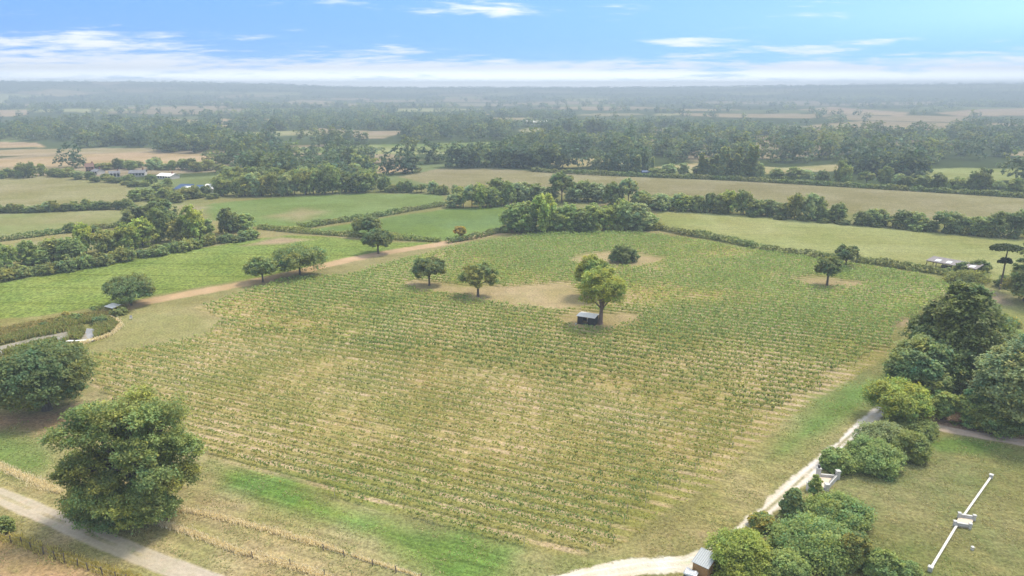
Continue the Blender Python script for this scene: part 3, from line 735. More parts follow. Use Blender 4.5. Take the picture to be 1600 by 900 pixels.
tree('oak_tree', 'dark oak on a bare strip at the right of the vineyard', 1292, 446, 46, 48, 23, 'dark green', 0.26, group=FIELD, ragged=0.18)
tree('oak_tree', 'thin crooked oak at the right-hand hedge of the vineyard', 1321, 418, 40, 36, 24, 'dark green', 0.26, group=FIELD, ragged=0.22, lobe_r=(0.2, 0.34))

# ---- right-hand side: evergreens, willow, shrubs of the garden
tree('yew_tree', 'tall dark broad-coned evergreen above the garden', 1486, 602, 182, 172, 31, 'dark green', 0.03, lobes=44, clumps=42, per=30, leaf=0.20, shape='cone', zlow=-0.95, lobe_r=(0.2, 0.34), trunk=0.03, limbs=8, bright=0.3, ragged=0.08, hue=0.08)
tree('holm_oak_tree', 'grey green rounded evergreen in front of the dark coned evergreen', 1434, 622, 108, 104, 32, 'blue green', 0.03, lobes=26, clumps=40, per=34, leaf=0.17, zlow=-0.8, lobe_r=(0.25, 0.4), limbs=6)
tree('cypress_tree', 'very dark evergreen at the right flank of the coned evergreen', 1538, 612, 74, 110, 33, 'dark green', 0.03, lobes=20, clumps=36, per=30, leaf=0.2, shape='cone', zlow=-0.9, limbs=4, bright=0.2)
tree('willow_tree', 'low domed yellow green willow at the upper end of the white chalk track', 1398, 656, 98, 66, 34, 'yellowish green', 0.12, lobes=20, clumps=38, per=36, leaf=0.12, limbs=8, zlow=-0.5)
tree('whitebeam_tree', 'tall silvery tree at the right end of the garden path', 1582, 672, 136, 146, 35, 'grey green', 0.03, lobes=30, clumps=42, per=36, leaf=0.16, zlow=-0.85, limbs=8)
tree('conifer_tree', 'dark conifer at the far right behind the flat-topped pine', 1604, 470, 66, 120, 36, 'dark green', 0.04, lobes=22, clumps=24, per=26, shape='cone', zlow=-0.9, limbs=3)
tree('beech_tree', 'bronze tinted bushy tree at the right edge below the dark conifer', 1606, 476, 72, 66, 37, 'bronze green', 0.03, lobes=18, clumps=26, per=28, zlow=-0.8)
tree('laurel_tree', 'bright green leafy tree just behind the garden path, left of the silvery tree', 1516, 666, 58, 58, 38, 'light green', 0.03, lobes=16, clumps=34, per=34, leaf=0.13, zlow=-0.8)
tree('laurel_tree', 'fresh green bush-like tree beside the willow', 1470, 655, 44, 48, 39, 'light green', 0.03, lobes=14, clumps=34, per=34, leaf=0.13, zlow=-0.8)
tree('holly_tree', 'dark green undergrowth tree at the foot of the silvery tree', 1556, 676, 76, 42, 40, 'mid green', 0.02, lobes=18, clumps=34, per=30, leaf=0.13, zlow=-0.8)
tree('holly_tree', 'olive green tree between the dark evergreens and the bright laurels', 1532, 640, 54, 48, 41, 'bronze green', 0.03, lobes=14, clumps=30, per=30, leaf=0.15, zlow=-0.8)

# the flat-topped pine: bare trunk and tiers of flat foliage
def pine(px, py, h_px, w_px):
    x, y = G(px, py); s = mpp(px, py); H = h_px * s / 0.97; root = empty('pine_tree', (x, y, 0))
    rg = rngs(77); Ps = []; tiers = [(0, 0, H, .5 * w_px * s), (-.22 * w_px * s, .5, H * .97, .3 * w_px * s), (.3 * w_px * s, 0, H * .955, .3 * w_px * s), (-.42 * w_px * s, 0, H * .93, .15 * w_px * s),
             (.02 * w_px * s, 0, H * .70, .15 * w_px * s), (-.12 * w_px * s, .3, H * .64, .1 * w_px * s), (.13 * w_px * s, .3, H * .63, .12 * w_px * s)]
    mb = MB(); mb.tube([(0, 0, -.2), (.05, 0, H * .4), (-.05, 0, H * .75), (0, 0, H * .98)], [.24, .2, .16, .08], 8)
    for tx, ty, tz, tr in tiers:
        n = int(900 * max(tr / 2, .35))
        a = rg.uniform(0, 2 * pi, n); r = np.sqrt(rg.random(n)) * tr
        lump = 0.16 * np.sin(a * 5 + tx) * tr
        Ps.append(np.stack([tx + (r + lump * .6) * np.cos(a), ty + r * np.sin(a), tz - 0.25 * (r / tr) ** 2 * tr * .8 + rg.normal(size=n) * .13], -1))
        mb.tube([(0, 0, tz - tr * .35 - .1), (tx * .6, ty * .6, tz - .25), (tx, ty, tz - .1)], [.09, .07, .04], 5)
    P = np.concatenate(Ps); T = np.array((0.045, 0.066, 0.024))[None] * rg.uniform(.6, 1.4, (len(P), 1))
    V, T = leaf_quads(rg, P, np.tile([0, 0, 1.0], (len(P), 1)), .17, T)
    tint(link('crown', leaves_mesh('pine_crown', V, T), root), 'mid green')
    mb.build('trunk', M_BARK, root, smooth=True)
    tag(root, 'flat-topped pine with a tall bare trunk near the open-sided barn', 'tree')
pine(1562, 452, 68, 46)

# shrubs: rounded mounds of small leaves with their foot on the ground
def shrub(name, label, px, py, w_px, h_px, seed, tintname, depth=1.0, lobes=16, clumps=40, per=34, leaf=0.10, group=None, cat='shrub', rz=0.0, hue=0.07, bright=0.3, zlow=-0.25, lobe_r=(0.3, 0.46), base=BASE, ragged=0.05):
    x, y = G(px, py); s = mpp(px, py); dep = math.atan2(HCAM, hypot(x, y)); R = w_px * s * .5
    # h_px covers the height and half of the depth seen from above
    H = max((h_px * s - R * depth * sin(dep) * 1.0) / cos(dep), 0.5 * h_px * s)
    root = empty(name, (x, y + R * depth * 0.9, 0), rz)
    V, T, LC = crown_arrays(seed, R, H * 1.5, -H * 0.5, lobes, clumps, per, leaf, zlow=zlow, lobe_r=lobe_r, flat=.8, hue=hue, bright=bright, base=base, ragged=ragged)
    V = V * np.array([1, depth, 1])
    tint(link('foliage', leaves_mesh(name + '_foliage', V, T), root), tintname)
    mb = MB()
    rg = rngs(seed)
    for c, lr in LC[:7]: mb.tube([(c[0] * .2, c[1] * .2 * depth, -.1), (c[0] * .6, c[1] * .6 * depth, max(c[2], .3) * .5), (c[0], c[1] * depth, max(c[2], .4))], [.07, .05, .02], 5)
    mb.build('stems', M_BARK, root)
    tag(root, label, cat, group)
    return root
GS = 'clipped mound shrubs along the garden edge'
shrub('shrub', 'largest rounded shrub mound on the lawn just above the white gateway', 1384, 750, 98, 62, 51, 'light green', .95, lobes=22, group=GS)
shrub('shrub', 'rounded green shrub to the right of the largest mound', 1434, 728, 66, 54, 52, 'mid green', .95, group=GS)
shrub('shrub', 'pale green shrub behind the two rounded mounds near the willow', 1398, 714, 90, 52, 53, 'grey green', .9, lobes=20, group=GS)
shrub('shrub', 'low dense shrub at the left end of the garden path', 1447, 690, 66, 38, 54, 'mid green', .9, group=GS)
shrub('shrub', 'shrub with a sloping top beside the white gateway', 1318, 746, 50, 44, 55, 'light green', 1.1, group=GS)
shrub('shrub', 'small bush squeezed between the chalk track and the willow', 1402, 672, 30, 26, 56, 'mid green', .9, group=GS)
shrub('shrub', 'mixed olive and grey shrub mound in front of the gateway', 1328, 840, 112, 58, 57, 'light green', .85, lobes=26, hue=.10, group=GS)
shrub('shrub', 'very wide mixed shrub bank near the bottom of the garden', 1292, 905, 152, 86, 58, 'light green', .8, lobes=34, hue=.10, group=GS)
shrub('shrub', 'dark rusty tipped shrub at the right end of the wide bank', 1340, 900, 60, 70, 59, 'bronze green', .8, hue=.14, group=GS)
shrub('willow_shrub', 'feathery light green willow shrub beside the wooden shed', 1168, 925, 110, 92, 60, 'yellowish green', .9, lobes=26, leaf=.085, clumps=46, group=GS, ragged=.12)
shrub('willow_shrub', 'light green willow shrub right of the feathery one at the bottom of the picture', 1238, 930, 84, 64, 61, 'light green', .9, lobes=20, leaf=.085, clumps=44, group=GS)
shrub('shrub', 'green leafy shrub at the bottom edge below the lawn wall', 1388, 915, 70, 50, 62, 'light green', .8, group=GS)
shrub('shrub', 'small green shrub at the bottom edge next to the end pier of the lawn wall', 1425, 912, 46, 32, 63, 'light green', .8, group=GS)
shrub('shrub', 'red tinged low bush between the chalk track and the wide shrub bank', 1196, 836, 44, 34, 64, 'bronze green', .9, hue=.18, group=GS)
shrub('shrub', 'silvery shrub on the top of the wide bank', 1290, 868, 50, 50, 65, 'grey green', .8, group=GS)
shrub('hawthorn_bush', 'dark round thicket on a bare patch high in the vineyard', 977, 414, 51, 32, 66, 'dark green', .8, leaf=.2, lobes=14, clumps=26, per=24)
shrub('shrub', 'brownish clipped shrub at the right edge behind the evergreens', 1582, 516, 48, 22, 67, 'bronze green', .8, leaf=.14, clumps=26, per=26, hue=.3)
shrub('shrub', 'green bush at the right edge under the brownish clipped shrub', 1590, 540, 48, 26, 68, 'light green', .8, leaf=.14, clumps=26, per=26)
shrub('shrub', 'long low scrub mound below the open-sided barn', 1522, 446, 78, 18, 69, 'bronze green', .5, leaf=.2, lobes=20, clumps=22, per=20)
shrub('shrub', 'dark bush close to the right end of the barn', 1535, 428, 44, 22, 70, 'dark green', .7, leaf=.2, clumps=20, per=20)
shrub('shrub', 'dark pointed bush in front of the barn roof', 1505, 430, 24, 22, 71, 'blue green', .8, leaf=.2, lobes=9, clumps=18, per=20)
shrub('shrub', 'dark bush at the foot of the flat-topped pine', 1575, 452, 34, 24, 72, 'dark green', .8, leaf=.2, lobes=9, clumps=18, per=20)
shrub('bush', 'dark weedy bush at the left edge below the farm track', -6, 838, 36, 30, 73, 'mid green', .9, clumps=26)
tree('juniper_tree', 'dark upright bushy conifer between the chalk track and the shrub bank', 1236, 812, 46, 52, 74, 'blue green', .02, lobes=18, clumps=36, per=32, leaf=.1, shape='cone', zlow=-.9, limbs=3)
tree('young_tree', 'slim young leafy tree right below the white gateway', 1270, 790, 22, 48, 75, 'light green', .2, lobes=9, clumps=26, per=28, leaf=.1, limbs=4, trunk=.02)

# ---- hedgerow and woodland trees: templates, then copies
LOW = {}
for i in range(6):
    sd = 200 + i
    shape = 'cone' if i == 5 else 'round'
    V, T, LC = crown_arrays(sd, 5.0, 10.4, -0.9, 15, 16, 22, 0.27, zlow=-.85, lobe_r=(.28, .5), ragged=.14, base=BASE, bright=.34, shape=shape, hue=.08)
    LOW[i] = (V, T, joined_tree('hedgerow_tree_mesh', V, T, trunk_mb(sd, 7.5, .25, LC, 2.4, 5)))
V, T, LC = crown_arrays(230, 1.9, 15.5, .6, 22, 14, 14, .3, zlow=-.97, lobe_r=(.5, .75), base=BASE, ragged=.05, bright=.3)
LOW['poplar'] = (V, T, joined_tree('poplar_mesh', V, T, trunk_mb(230, 14, .22, LC, 2.4, 4)))
V, T, LC = crown_arrays(231, 4.6, 5.6, -.8, 12, 16, 14, .34, zlow=-.6, lobe_r=(.3, .5), base=BASE, bright=.34, hue=.1)
LOW['bush'] = (V, T, joined_tree('thicket_mesh', V, T, trunk_mb(231, 3.5, .12, LC, .8, 4)))
V, T, LC = crown_arrays(232, 5.0, 6.9, 2.9, 12, 16, 13, .36, zlow=-.6, lobe_r=(.28, .46), ragged=.12, base=BASE, bright=.34)
LOW['open'] = (V, T, joined_tree('open_tree_mesh', V, T, trunk_mb(232, 8, .26, LC, 3.4, 6)))
T_DIM = {**{i: (10.0, 9.5) for i in range(6)}, 'poplar': (3.8, 16.1), 'bush': (9.2, 4.8), 'open': (10.0, 9.8)}

OCC = []     # foot points of individually placed trees
def place(name, px, py, w_px, h_px, key, tn, label, group, rg, cat='tree'):
    x, y = G(px, py); s = mpp(px, py)
    o = bpy.data.objects.new(name, LOW[key][2]); COL.objects.link(o)
    w, h = T_DIM[key]
    z = float(far_height(np.array([x]), np.array([y]))[0])
    o.location = (x, y, z - 0.1); o.rotation_euler = (0, 0, rg.uniform(0, 6.28))
    k = w_px * s / w
    o.scale = (k, k * rg.uniform(.85, 1.1), h_px * s / h)
    tint(o, tn, .14, rg); o.color = tuple(v * 1.05 for v in o.color[:3]) + (1,); tag(o, label, cat, group); OCC.append((x, y))
    return o
ORD = ['first', 'second', 'third', 'fourth', 'fifth', 'sixth', 'seventh', 'eighth', 'ninth', 'tenth', 'eleventh', 'twelfth', 'thirteenth', 'fourteenth', 'fifteenth', 'sixteenth', 'seventeenth', 'eighteenth', 'nineteenth', 'twentieth']
def ordinal(i):
    if i < 20: return ORD[i]
    t = {2: 'twenty', 3: 'thirty', 4: 'forty', 5: 'fifty'}[(i + 1) // 10]
    r = (i + 1) % 10
    return (t[:-1] + 'ieth') if r == 0 else t + '-' + ORD[r - 1]
def belt(name, where, group, line, n, w, h, tints, seed, keys=(0, 1, 2, 3, 4), jit=(4, 2), cat='tree', shape=None):
    """n trees along a line of pixels; h may vary along the line"""
    rg = random.Random(seed); L = np.array(line, float)
    seg = np.r_[0, np.cumsum(np.hypot(*np.diff(L, axis=0).T))]
    pts = []
    for i in range(n):
        t = (i + rg.uniform(.2, .8)) / n * seg[-1]
        px = np.interp(t, seg, L[:, 0]) + rg.uniform(-jit[0], jit[0]); py = np.interp(t, seg, L[:, 1]) + rg.uniform(-jit[1], jit[1])
        pts.append((px, py, t / seg[-1]))
    pts.sort()
    for i, (px, py, t) in enumerate(pts):
        key = rg.choice(keys); tn = rg.choice(tints)
        hh = np.interp(t, np.linspace(0, 1, len(h)), h) * rg.uniform(.62, 1.22)
        ww = rg.uniform(*w)
        size = 'tall ' if hh > 1.12 * np.mean(h) else 'low ' if hh < .8 * np.mean(h) else ''
        place(name, px, py, ww, hh, key, tn, f'{tn} {shape or cat}, {ordinal(i)} from the left {where}', group, rg, cat)
GRN = ['dark green', 'mid green', 'mid green', 'bronze green', 'grey green']
MIX = ['dark green', 'mid green', 'grey green', 'yellowish green', 'bronze green']
belt('hedgerow_tree', 'in the belt above the bright crop field', 'trees of the belt above the bright crop field', [(-20, 425), (60, 412), (130, 402), (200, 392), (270, 378), (330, 368), (385, 360)], 17, (30, 46), [44, 40, 44, 48, 50, 48, 40], ['mid green', 'bronze green', 'yellowish green', 'light green', 'yellowish green', 'dark green'], 1, jit=(6, 4))
belt('thicket', 'at the foot of the left belt', 'thickets at the foot of the left belt', [(-20, 441), (60, 429), (130, 419), (200, 407), (270, 393), (340, 380), (400, 370)], 20, (26, 38), [20, 17, 20, 18, 14], ['dark green', 'bronze green', 'mid green'], 2, keys=('bush',), jit=(3, 1.5), cat='thicket')
belt('hedgerow_tree', 'in the row below the brown field', 'row of hedgerow trees under the top left brown field', [(-10, 334), (60, 331), (130, 328), (200, 326)], 18, (16, 24), [14, 15, 16], GRN, 3, keys=(0, 1, 2, 'bush'), jit=(3, 1))
belt('hedgerow_tree', 'of the big dark pair', 'dark pair of big trees', [(205, 355), (285, 352)], 2, (50, 58), [46, 40], ['dark green'], 4, keys=(0, 2), jit=(3, 1))
belt('hedgerow_tree', 'of the two on the left hedge', 'pair on the left hedge', [(95, 363), (150, 361)], 2, (20, 30), [17, 12], ['mid green'], 5, keys=(1, 'bush'), jit=(2, 1))
belt('woodland_tree', 'along the front of the dark wood', 'front row of the dark wood', [(335, 306), (420, 306), (500, 303), (580, 300)], 18, (24, 36), [34, 40, 44, 32], GRN, 6, jit=(4, 1))
belt('woodland_tree', 'in the middle of the dark wood', 'middle of the dark wood', [(345, 299), (430, 296), (500, 294), (590, 294)], 18, (24, 34), [34, 38, 38, 30], GRN, 7, jit=(4, 2))
belt('woodland_tree', 'at the back of the dark wood', 'back of the dark wood', [(350, 290), (430, 287), (500, 284), (575, 284)], 16, (22, 32), [30, 32, 32, 26], MIX[:3] + ['dark green'], 8, jit=(4, 2))
belt('hedgerow_tree', 'right of the dark wood', 'hedge trees right of the dark wood', [(596, 300), (650, 301), (700, 304), (740, 308)], 12, (14, 24), [22, 20, 16], MIX, 9, keys=(0, 1, 3, 'bush', 'open'), jit=(3, 1))
CC = 'trees of the clump at the head of the vineyard'
belt('hedgerow_tree', 'in the open group beside the clump', CC, [(704, 324), (740, 324), (775, 322), (800, 320)], 7, (22, 34), [34, 36, 34], ['mid green', 'yellowish green', 'grey green', 'mid green'], 10, keys=('open', 0, 1), jit=(3, 1))
belt('hedgerow_tree', 'at the back of the central clump', CC, [(765, 312), (820, 314), (870, 314), (930, 318), (985, 322), (1030, 328)], 13, (30, 48), [34, 40, 40, 42, 30], ['grey green', 'dark green', 'mid green', 'grey green', 'light green'], 11, keys=(0, 1, 2, 3, 'open'), jit=(6, 3))
belt('hedgerow_tree', 'in the front row of the central clump', CC, [(796, 362), (830, 362), (870, 362), (925, 361), (985, 358), (1025, 357)], 11, (34, 54), [48, 54, 54, 52, 40, 38], ['light green', 'yellowish green', 'grey green', 'mid green', 'light green'], 12, keys=(0, 1, 3, 4), jit=(4, 1.5))
belt('thicket', 'under the front trees of the central clump', 'thickets under the central clump', [(782, 363), (860, 363), (940, 362), (1000, 359), (1038, 358)], 11, (18, 28), [13, 12], ['dark green', 'mid green', 'bronze green'], 13, keys=('bush',), jit=(2, .5), cat='thicket')
rg = random.Random(5)
place('copper_bush', 808, 358, 22, 16, 'bush', 'purple', 'purple leaved bush at the left foot of the central clump', 'purple leaved bushes', rg, 'bush')
place('copper_bush', 990, 357, 28, 15, 'bush', 'purple', 'purple leaved bush at the right foot of the central clump', 'purple leaved bushes', rg, 'bush')
place('hawthorn_bush', 776, 322, 15, 17, 'bush', 'grey green', 'small grey domed bush in front of the open group of trees', None, rg, 'bush')
belt('hedgerow_tree', 'in the line above the pale field', 'line of trees above the pale right-hand field', [(1000, 326), (1060, 328), (1140, 334), (1210, 339), (1250, 344), (1320, 347)], 19, (24, 36), [30, 28, 32, 38, 42, 26], ['mid green', 'dark green', 'grey green', 'grey green', 'bronze green', 'yellowish green'], 14, jit=(4, 1))
belt('hedgerow_tree', 'along the lower end of the pale field', 'right end of the line above the pale field', [(1335, 350), (1400, 355), (1470, 362), (1540, 368), (1610, 372)], 13, (28, 40), [26, 26, 30, 40, 58], ['mid green', 'grey green', 'dark green', 'mid green'], 15, keys=(0, 1, 2, 3, 'open'), jit=(4, 1))
belt('thicket', 'under the line above the pale field', 'undergrowth of the line above the pale field', [(1000, 326), (1140, 335), (1250, 345), (1400, 357), (1540, 370), (1610, 374)], 16, (20, 30), [9, 11, 12], ['dark green', 'mid green', 'bronze green'], 16, keys=('bush',), jit=(3, .5), cat='thicket')
belt('hedgerow_tree', 'behind the long right-hand hedge', 'trees behind the long right-hand hedge', [(1010, 274), (1100, 276), (1200, 281), (1300, 288), (1400, 294), (1500, 300), (1620, 308)], 26, (20, 34), [16, 20, 26, 32, 30, 36, 44], ['dark green', 'mid green', 'grey green', 'dark green'], 17, keys=(0, 1, 2, 3, 4, 'open'), jit=(5, 1))
PP = 'slender poplars behind the stubble field'
belt('poplar_tree', 'in the big poplar row', PP, [(1092, 277), (1110, 277), (1125, 278), (1150, 279), (1180, 280)], 12, (9, 12), [42, 40, 44, 46, 50], ['grey green', 'mid green', 'dark green'], 18, keys=('poplar',), jit=(2, 1), shape='poplar')
belt('poplar_tree', 'in the two small poplar groups', PP, [(920, 262), (930, 262), (1000, 272), (1028, 274)], 6, (7, 11), [22, 26, 38], ['grey green', 'mid green'], 19, keys=('poplar',), jit=(2, 1), shape='poplar')
belt('hedgerow_tree', 'on the edge of the hamlet', 'trees around the hamlet', [(-10, 278), (60, 275), (110, 277), (145, 283), (185, 287), (230, 293), (262, 300), (290, 306), (335, 309)], 24, (16, 26), [20, 24, 12, 9, 13, 11], GRN, 20, jit=(4, 2.5))
belt('hedgerow_tree', 'in the hedge behind the hamlet', 'trees behind the hamlet', [(150, 264), (200, 264), (250, 263), (300, 266), (345, 268)], 15, (16, 26), [15, 16, 18], GRN, 21, jit=(4, 2))
belt('hedgerow_tree', 'in the row below the hamlet', 'trees below the hamlet', [(205, 318), (240, 312), (270, 316), (310, 310)], 7, (20, 32), [18, 20], ['mid green', 'bronze green', 'dark green'], 22, jit=(4, 2))

# ---- everything further off: woods and hedges that read as one mass
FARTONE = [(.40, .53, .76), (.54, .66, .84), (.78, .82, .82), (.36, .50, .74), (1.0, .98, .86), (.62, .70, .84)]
def mass(name, label, pts, seed, size=(8, 13), quads=70, leaf=.75, tones=None, cat='woodland', keep=None):
    """many trees merged in one object: each a lumpy crown of leaf clumps"""
    rg = rngs(seed); pts = np.asarray(pts); n = len(pts)
    z = far_height(pts[:, 0], pts[:, 1])
    tmpl = []
    for i in range(8):
        V, T, _ = crown_arrays(300 + i + seed * 10, 1.0, 2.1, -.45, 9, 5, max(int(quads / 45), 1), leaf / 10.0 * 2, zlow=-.7, lobe_r=(.40, .60), base=BASE, bright=.34, ragged=.12)
        tmpl.append((V.astype(np.float32), T.astype(np.float32)))
    VV = []; TT = []
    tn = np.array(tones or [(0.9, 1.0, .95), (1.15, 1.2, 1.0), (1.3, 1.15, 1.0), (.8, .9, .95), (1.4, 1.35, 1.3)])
    for i in range(8):
        s = np.where(np.arange(n) % 8 == i)[0]
        if len(s) == 0: continue
        V, T = tmpl[i]; R = rg.uniform(size[0], size[1], len(s)) * .5; Hs = R * rg.uniform(.85, 1.25, len(s)); a = rg.uniform(0, 6.28, len(s))
        ca, sa = np.cos(a)[:, None], np.sin(a)[:, None]
        x = (V[None, :, 0] * ca - V[None, :, 1] * sa) * R[:, None] + pts[s, 0][:, None]
        y = (V[None, :, 0] * sa + V[None, :, 1] * ca) * R[:, None] + pts[s, 1][:, None]
        zz = V[None, :, 2] * Hs[:, None] + z[s][:, None]
        VV.append(np.stack([x, y, zz], -1).reshape(-1, 3))
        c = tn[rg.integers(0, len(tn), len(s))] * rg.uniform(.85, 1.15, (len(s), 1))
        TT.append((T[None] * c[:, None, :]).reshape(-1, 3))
    o = link(name, leaves_mesh(name, np.concatenate(VV), np.concatenate(TT)))
    tag(o, label, cat, kind='stuff'); return o
def fill_poly(pts, n, seed, ):
    """n random points spread evenly over the ground inside a polygon of pixels"""
    rg = rngs(seed); p = gpoly(pts); lo = p.min(0); hi = p.max(0); out = np.zeros((0, 2))
    while len(out) < n:
        q = rg.uniform(lo, hi, (n * 6, 2)); q = q[poly_sd(p, q[:, 0], q[:, 1]) < 0]; out = np.concatenate([out, q])
    return out[:n]
WOODS = [([(355, 283), (430, 256), (545, 258), (585, 280), (580, 296), (360, 302)], 110), ([(590, 221), (640, 196), (740, 192), (795, 206), (800, 218), (700, 223)], 240),
         ([(180, 240), (320, 218), (440, 246), (560, 243), (700, 248), (720, 258), (560, 256), (440, 262), (370, 262), (320, 240)], 300),
         ([(700, 262), (760, 236), (880, 222), (990, 232), (1000, 246), (880, 250), (800, 262)], 240), ([(990, 246), (1010, 225), (1160, 222), (1330, 215), (1330, 250), (1200, 258), (1100, 252), (1000, 262)], 330),
         ([(1320, 262), (1330, 215), (1500, 206), (1640, 205), (1640, 262), (1500, 258), (1400, 264)], 330),
         ([(-40, 222), (60, 195), (250, 196), (300, 212), (200, 222), (60, 221)], 320), ([(70, 232), (200, 224), (300, 214), (380, 220), (340, 236), (200, 238), (100, 240)], 240)]
near = []
for i, (p, n) in enumerate(WOODS):
    near.append(fill_poly(p, int(n * .40), 40 + i))
mid = np.concatenate(near)
# single trees and hedges along the strips between the far fields
hed = []
for line, n in [([(-40, 251), (60, 248), (150, 246), (250, 243)], 14), ([(-40, 263), (60, 262), (130, 262)], 6), ([(400, 205), (500, 202), (640, 204)], 12), ([(420, 220), (520, 218), (590, 216)], 22), ([(-40, 236), (100, 233), (230, 232)], 26),
                ([(380, 231), (430, 236), (520, 227), (590, 224)], 30), ([(840, 210), (900, 205), (1000, 212), (1080, 212)], 24), ([(240, 257), (330, 258), (360, 262)], 12), ([(880, 264), (960, 262), (1010, 268), (1080, 268)], 30), ([(700, 262), (800, 262), (880, 266), (1000, 274)], 40), ([(1330, 268), (1420, 280), (1560, 284), (1640, 286)], 30),
                ([(560, 274), (620, 272), (660, 268), (700, 262)], 20)]:
    L = np.array(line, float); rg0 = rngs(len(hed) + 900); t = np.sort(rg0.random(n)); seg = np.linspace(0, 1, len(L))
    hed.append(G(np.interp(t, seg, L[:, 0]), np.interp(t, seg, L[:, 1]) + rg0.normal(size=n) * .5))
mid = np.concatenate([mid] + hed)
def clear_of_fields(P, d=3.0):
    ok = np.ones(len(P), bool)
    for name, pts, *_ in FIELDS:
        if name in ('stubble_field', 'pasture', 'crop_field'): ok &= poly_sd(pts, P[:, 0], P[:, 1]) > d
    for k in (18, 40, 65, 95):          # keep the view over the fields mostly open: hedges, not woods, on their near side
        r = np.hypot(P[:, 0], P[:, 1])[:, None]; Q = P * (1 + k / r); ins = np.zeros(len(P), bool)
        for name, pts, *_ in FIELDS:
            if name in ('stubble_field', 'pasture', 'crop_field'): ins |= poly_sd(pts, Q[:, 0], Q[:, 1]) < -4
        ok &= ~ins | (rngs(int(k)).random(len(P)) < .45)
    return P[ok]
mid = clear_of_fields(mid)
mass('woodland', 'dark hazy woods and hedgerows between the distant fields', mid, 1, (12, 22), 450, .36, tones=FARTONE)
def far_points(n, y0, y1, seed, edge=11.0):
    """trees on the edges of the far fields and filling the wooded cells"""
    rg = rngs(seed)
    d = np.sqrt(rg.uniform(y0 ** 2, y1 ** 2, n)); a = np.radians(rg.uniform(-40, 40, n)); x = d * np.sin(a); y = d * np.cos(a)
    cid, ed = cells(x, y); k = np.minimum((cid * 12).astype(int), 11)
    wood = np.isin(k, [6, 8]) & (fbm(x, y, 90, 61, 3) > .36)
    ok = (ed < edge) & (rg.random(n) < .55) & (fbm(x, y, 55, 62, 3) > .42) | wood & (rg.random(n) < .8)
    for name, pts, *_ in FIELDS:
        if name in ('stubble_field', 'pasture', 'crop_field'): ok &= poly_sd(pts, x, y) > 4
    return np.stack([x, y], -1)[ok]
fp = far_points(4200, 720, 1300, 3, 8.0)
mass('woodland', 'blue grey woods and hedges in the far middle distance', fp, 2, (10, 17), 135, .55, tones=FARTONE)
fp = far_points(11000, 1300, 3000, 4, 16)
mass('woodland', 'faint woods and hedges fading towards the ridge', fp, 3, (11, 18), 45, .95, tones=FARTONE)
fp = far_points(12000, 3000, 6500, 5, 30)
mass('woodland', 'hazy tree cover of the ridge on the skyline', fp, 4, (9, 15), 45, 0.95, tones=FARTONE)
# ------------------------------------------------------------------ vine rows
def vine_rows():
    lo = VY.min(0); hi = VY.max(0)
    cor = np.array([(a, b) for a in (lo[0], hi[0]) for b in (lo[1], hi[1])])
    us = VY @ ROWN; vs = VY @ ROWDIR
    k0 = int(math.floor(us.min() / ROWSP)); k1 = int(math.ceil(us.max() / ROWSP)); n = 0
    post = MB(); post.box(-.025, .025, -.025, .025, -.1, 1.1); post_me = post.mesh('end_post', M_POST)
    post_me.materials[0] = M_VINEPOST
    for k in range(k0, k1 + 1):
        rg = rngs(5000 + k); u = (k + 0.92) * ROWSP
        v = np.arange(vs.min(), vs.max(), 0.5); v = v + rg.uniform(-.15, .15, len(v))
        x = ROWN[0] * u + ROWDIR[0] * v; y = ROWN[1] * u + ROWDIR[1] * v
        m = vine_mask(x, y)
        sd = poly_sd(VY, x, y); px_, py_ = topix(x, y)
        ins = (m > .5) & (sd < np.where((px_ > 960) & (py_ > 545), -4.5 * rg.uniform(.4, 1.2), -.3))
        if ins.sum() < 12: continue
        x, y, v = x[ins], y[ins], v[ins]
        vg = vine_vigour(x, y)
        ok = rg.random(len(x)) < .50 + .5 * sstep(.1, .6, vg)
        ends = (x[0], y[0]), (x[-1], y[-1])
        x, y, vg, v = x[ok], y[ok], vg[ok], v[ok]
        if len(x) < 8: continue
        if n > 70 or n < 6:                                   # short last rows: one unbroken run each
            runs = np.split(np.arange(len(v)), np.where(np.diff(v) > 6)[0] + 1); b = max(runs, key=len); x, y, vg = x[b], y[b], vg[b]
            if len(x) < 8: continue
            ends = (x[0], y[0]), (x[-1], y[-1])
        dist = np.hypot(x, y); size = (.42 + .62 * vg) * rg.uniform(.6, 1.25, len(x))
        nl = 13 if dist.mean() < 125 else 9
        P0 = np.repeat(np.stack([x, y, np.zeros_like(x)], -1), nl, 0); S = np.repeat(size, nl); m = len(P0)
        ra, rc, rz_ = rg.normal(size=(3, m)); rad = np.stack([ROWDIR[0] * ra * .44 + ROWN[0] * rc * .15, ROWDIR[1] * ra * .44 + ROWN[1] * rc * .15, rz_ * .25], -1) * S[:, None]
        P = P0 + rad + np.stack([np.zeros(m), np.zeros(m), .18 + .72 * S], -1)
        P[:, 2] = np.maximum(P[:, 2], .08)
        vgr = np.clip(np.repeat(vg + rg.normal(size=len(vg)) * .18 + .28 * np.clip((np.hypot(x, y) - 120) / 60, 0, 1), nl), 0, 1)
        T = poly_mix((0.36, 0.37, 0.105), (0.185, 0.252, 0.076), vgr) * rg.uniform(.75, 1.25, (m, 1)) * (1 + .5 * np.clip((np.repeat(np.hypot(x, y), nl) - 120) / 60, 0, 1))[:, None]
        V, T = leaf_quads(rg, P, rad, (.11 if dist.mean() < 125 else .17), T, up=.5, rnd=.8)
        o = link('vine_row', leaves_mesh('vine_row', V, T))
        n += 1
        lab = f'row of young vines on wires, {ordinal(n - 1) if n < 60 else ordinal_long(n - 1)} counted from the bright grass strip'
        tag(o, lab, 'vine row', 'rows of vines in the vineyard')
        for e in ends:
            p = bpy.data.objects.new('end_post', post_me); COL.objects.link(p); p.parent = o; p.location = (e[0], e[1], 0)
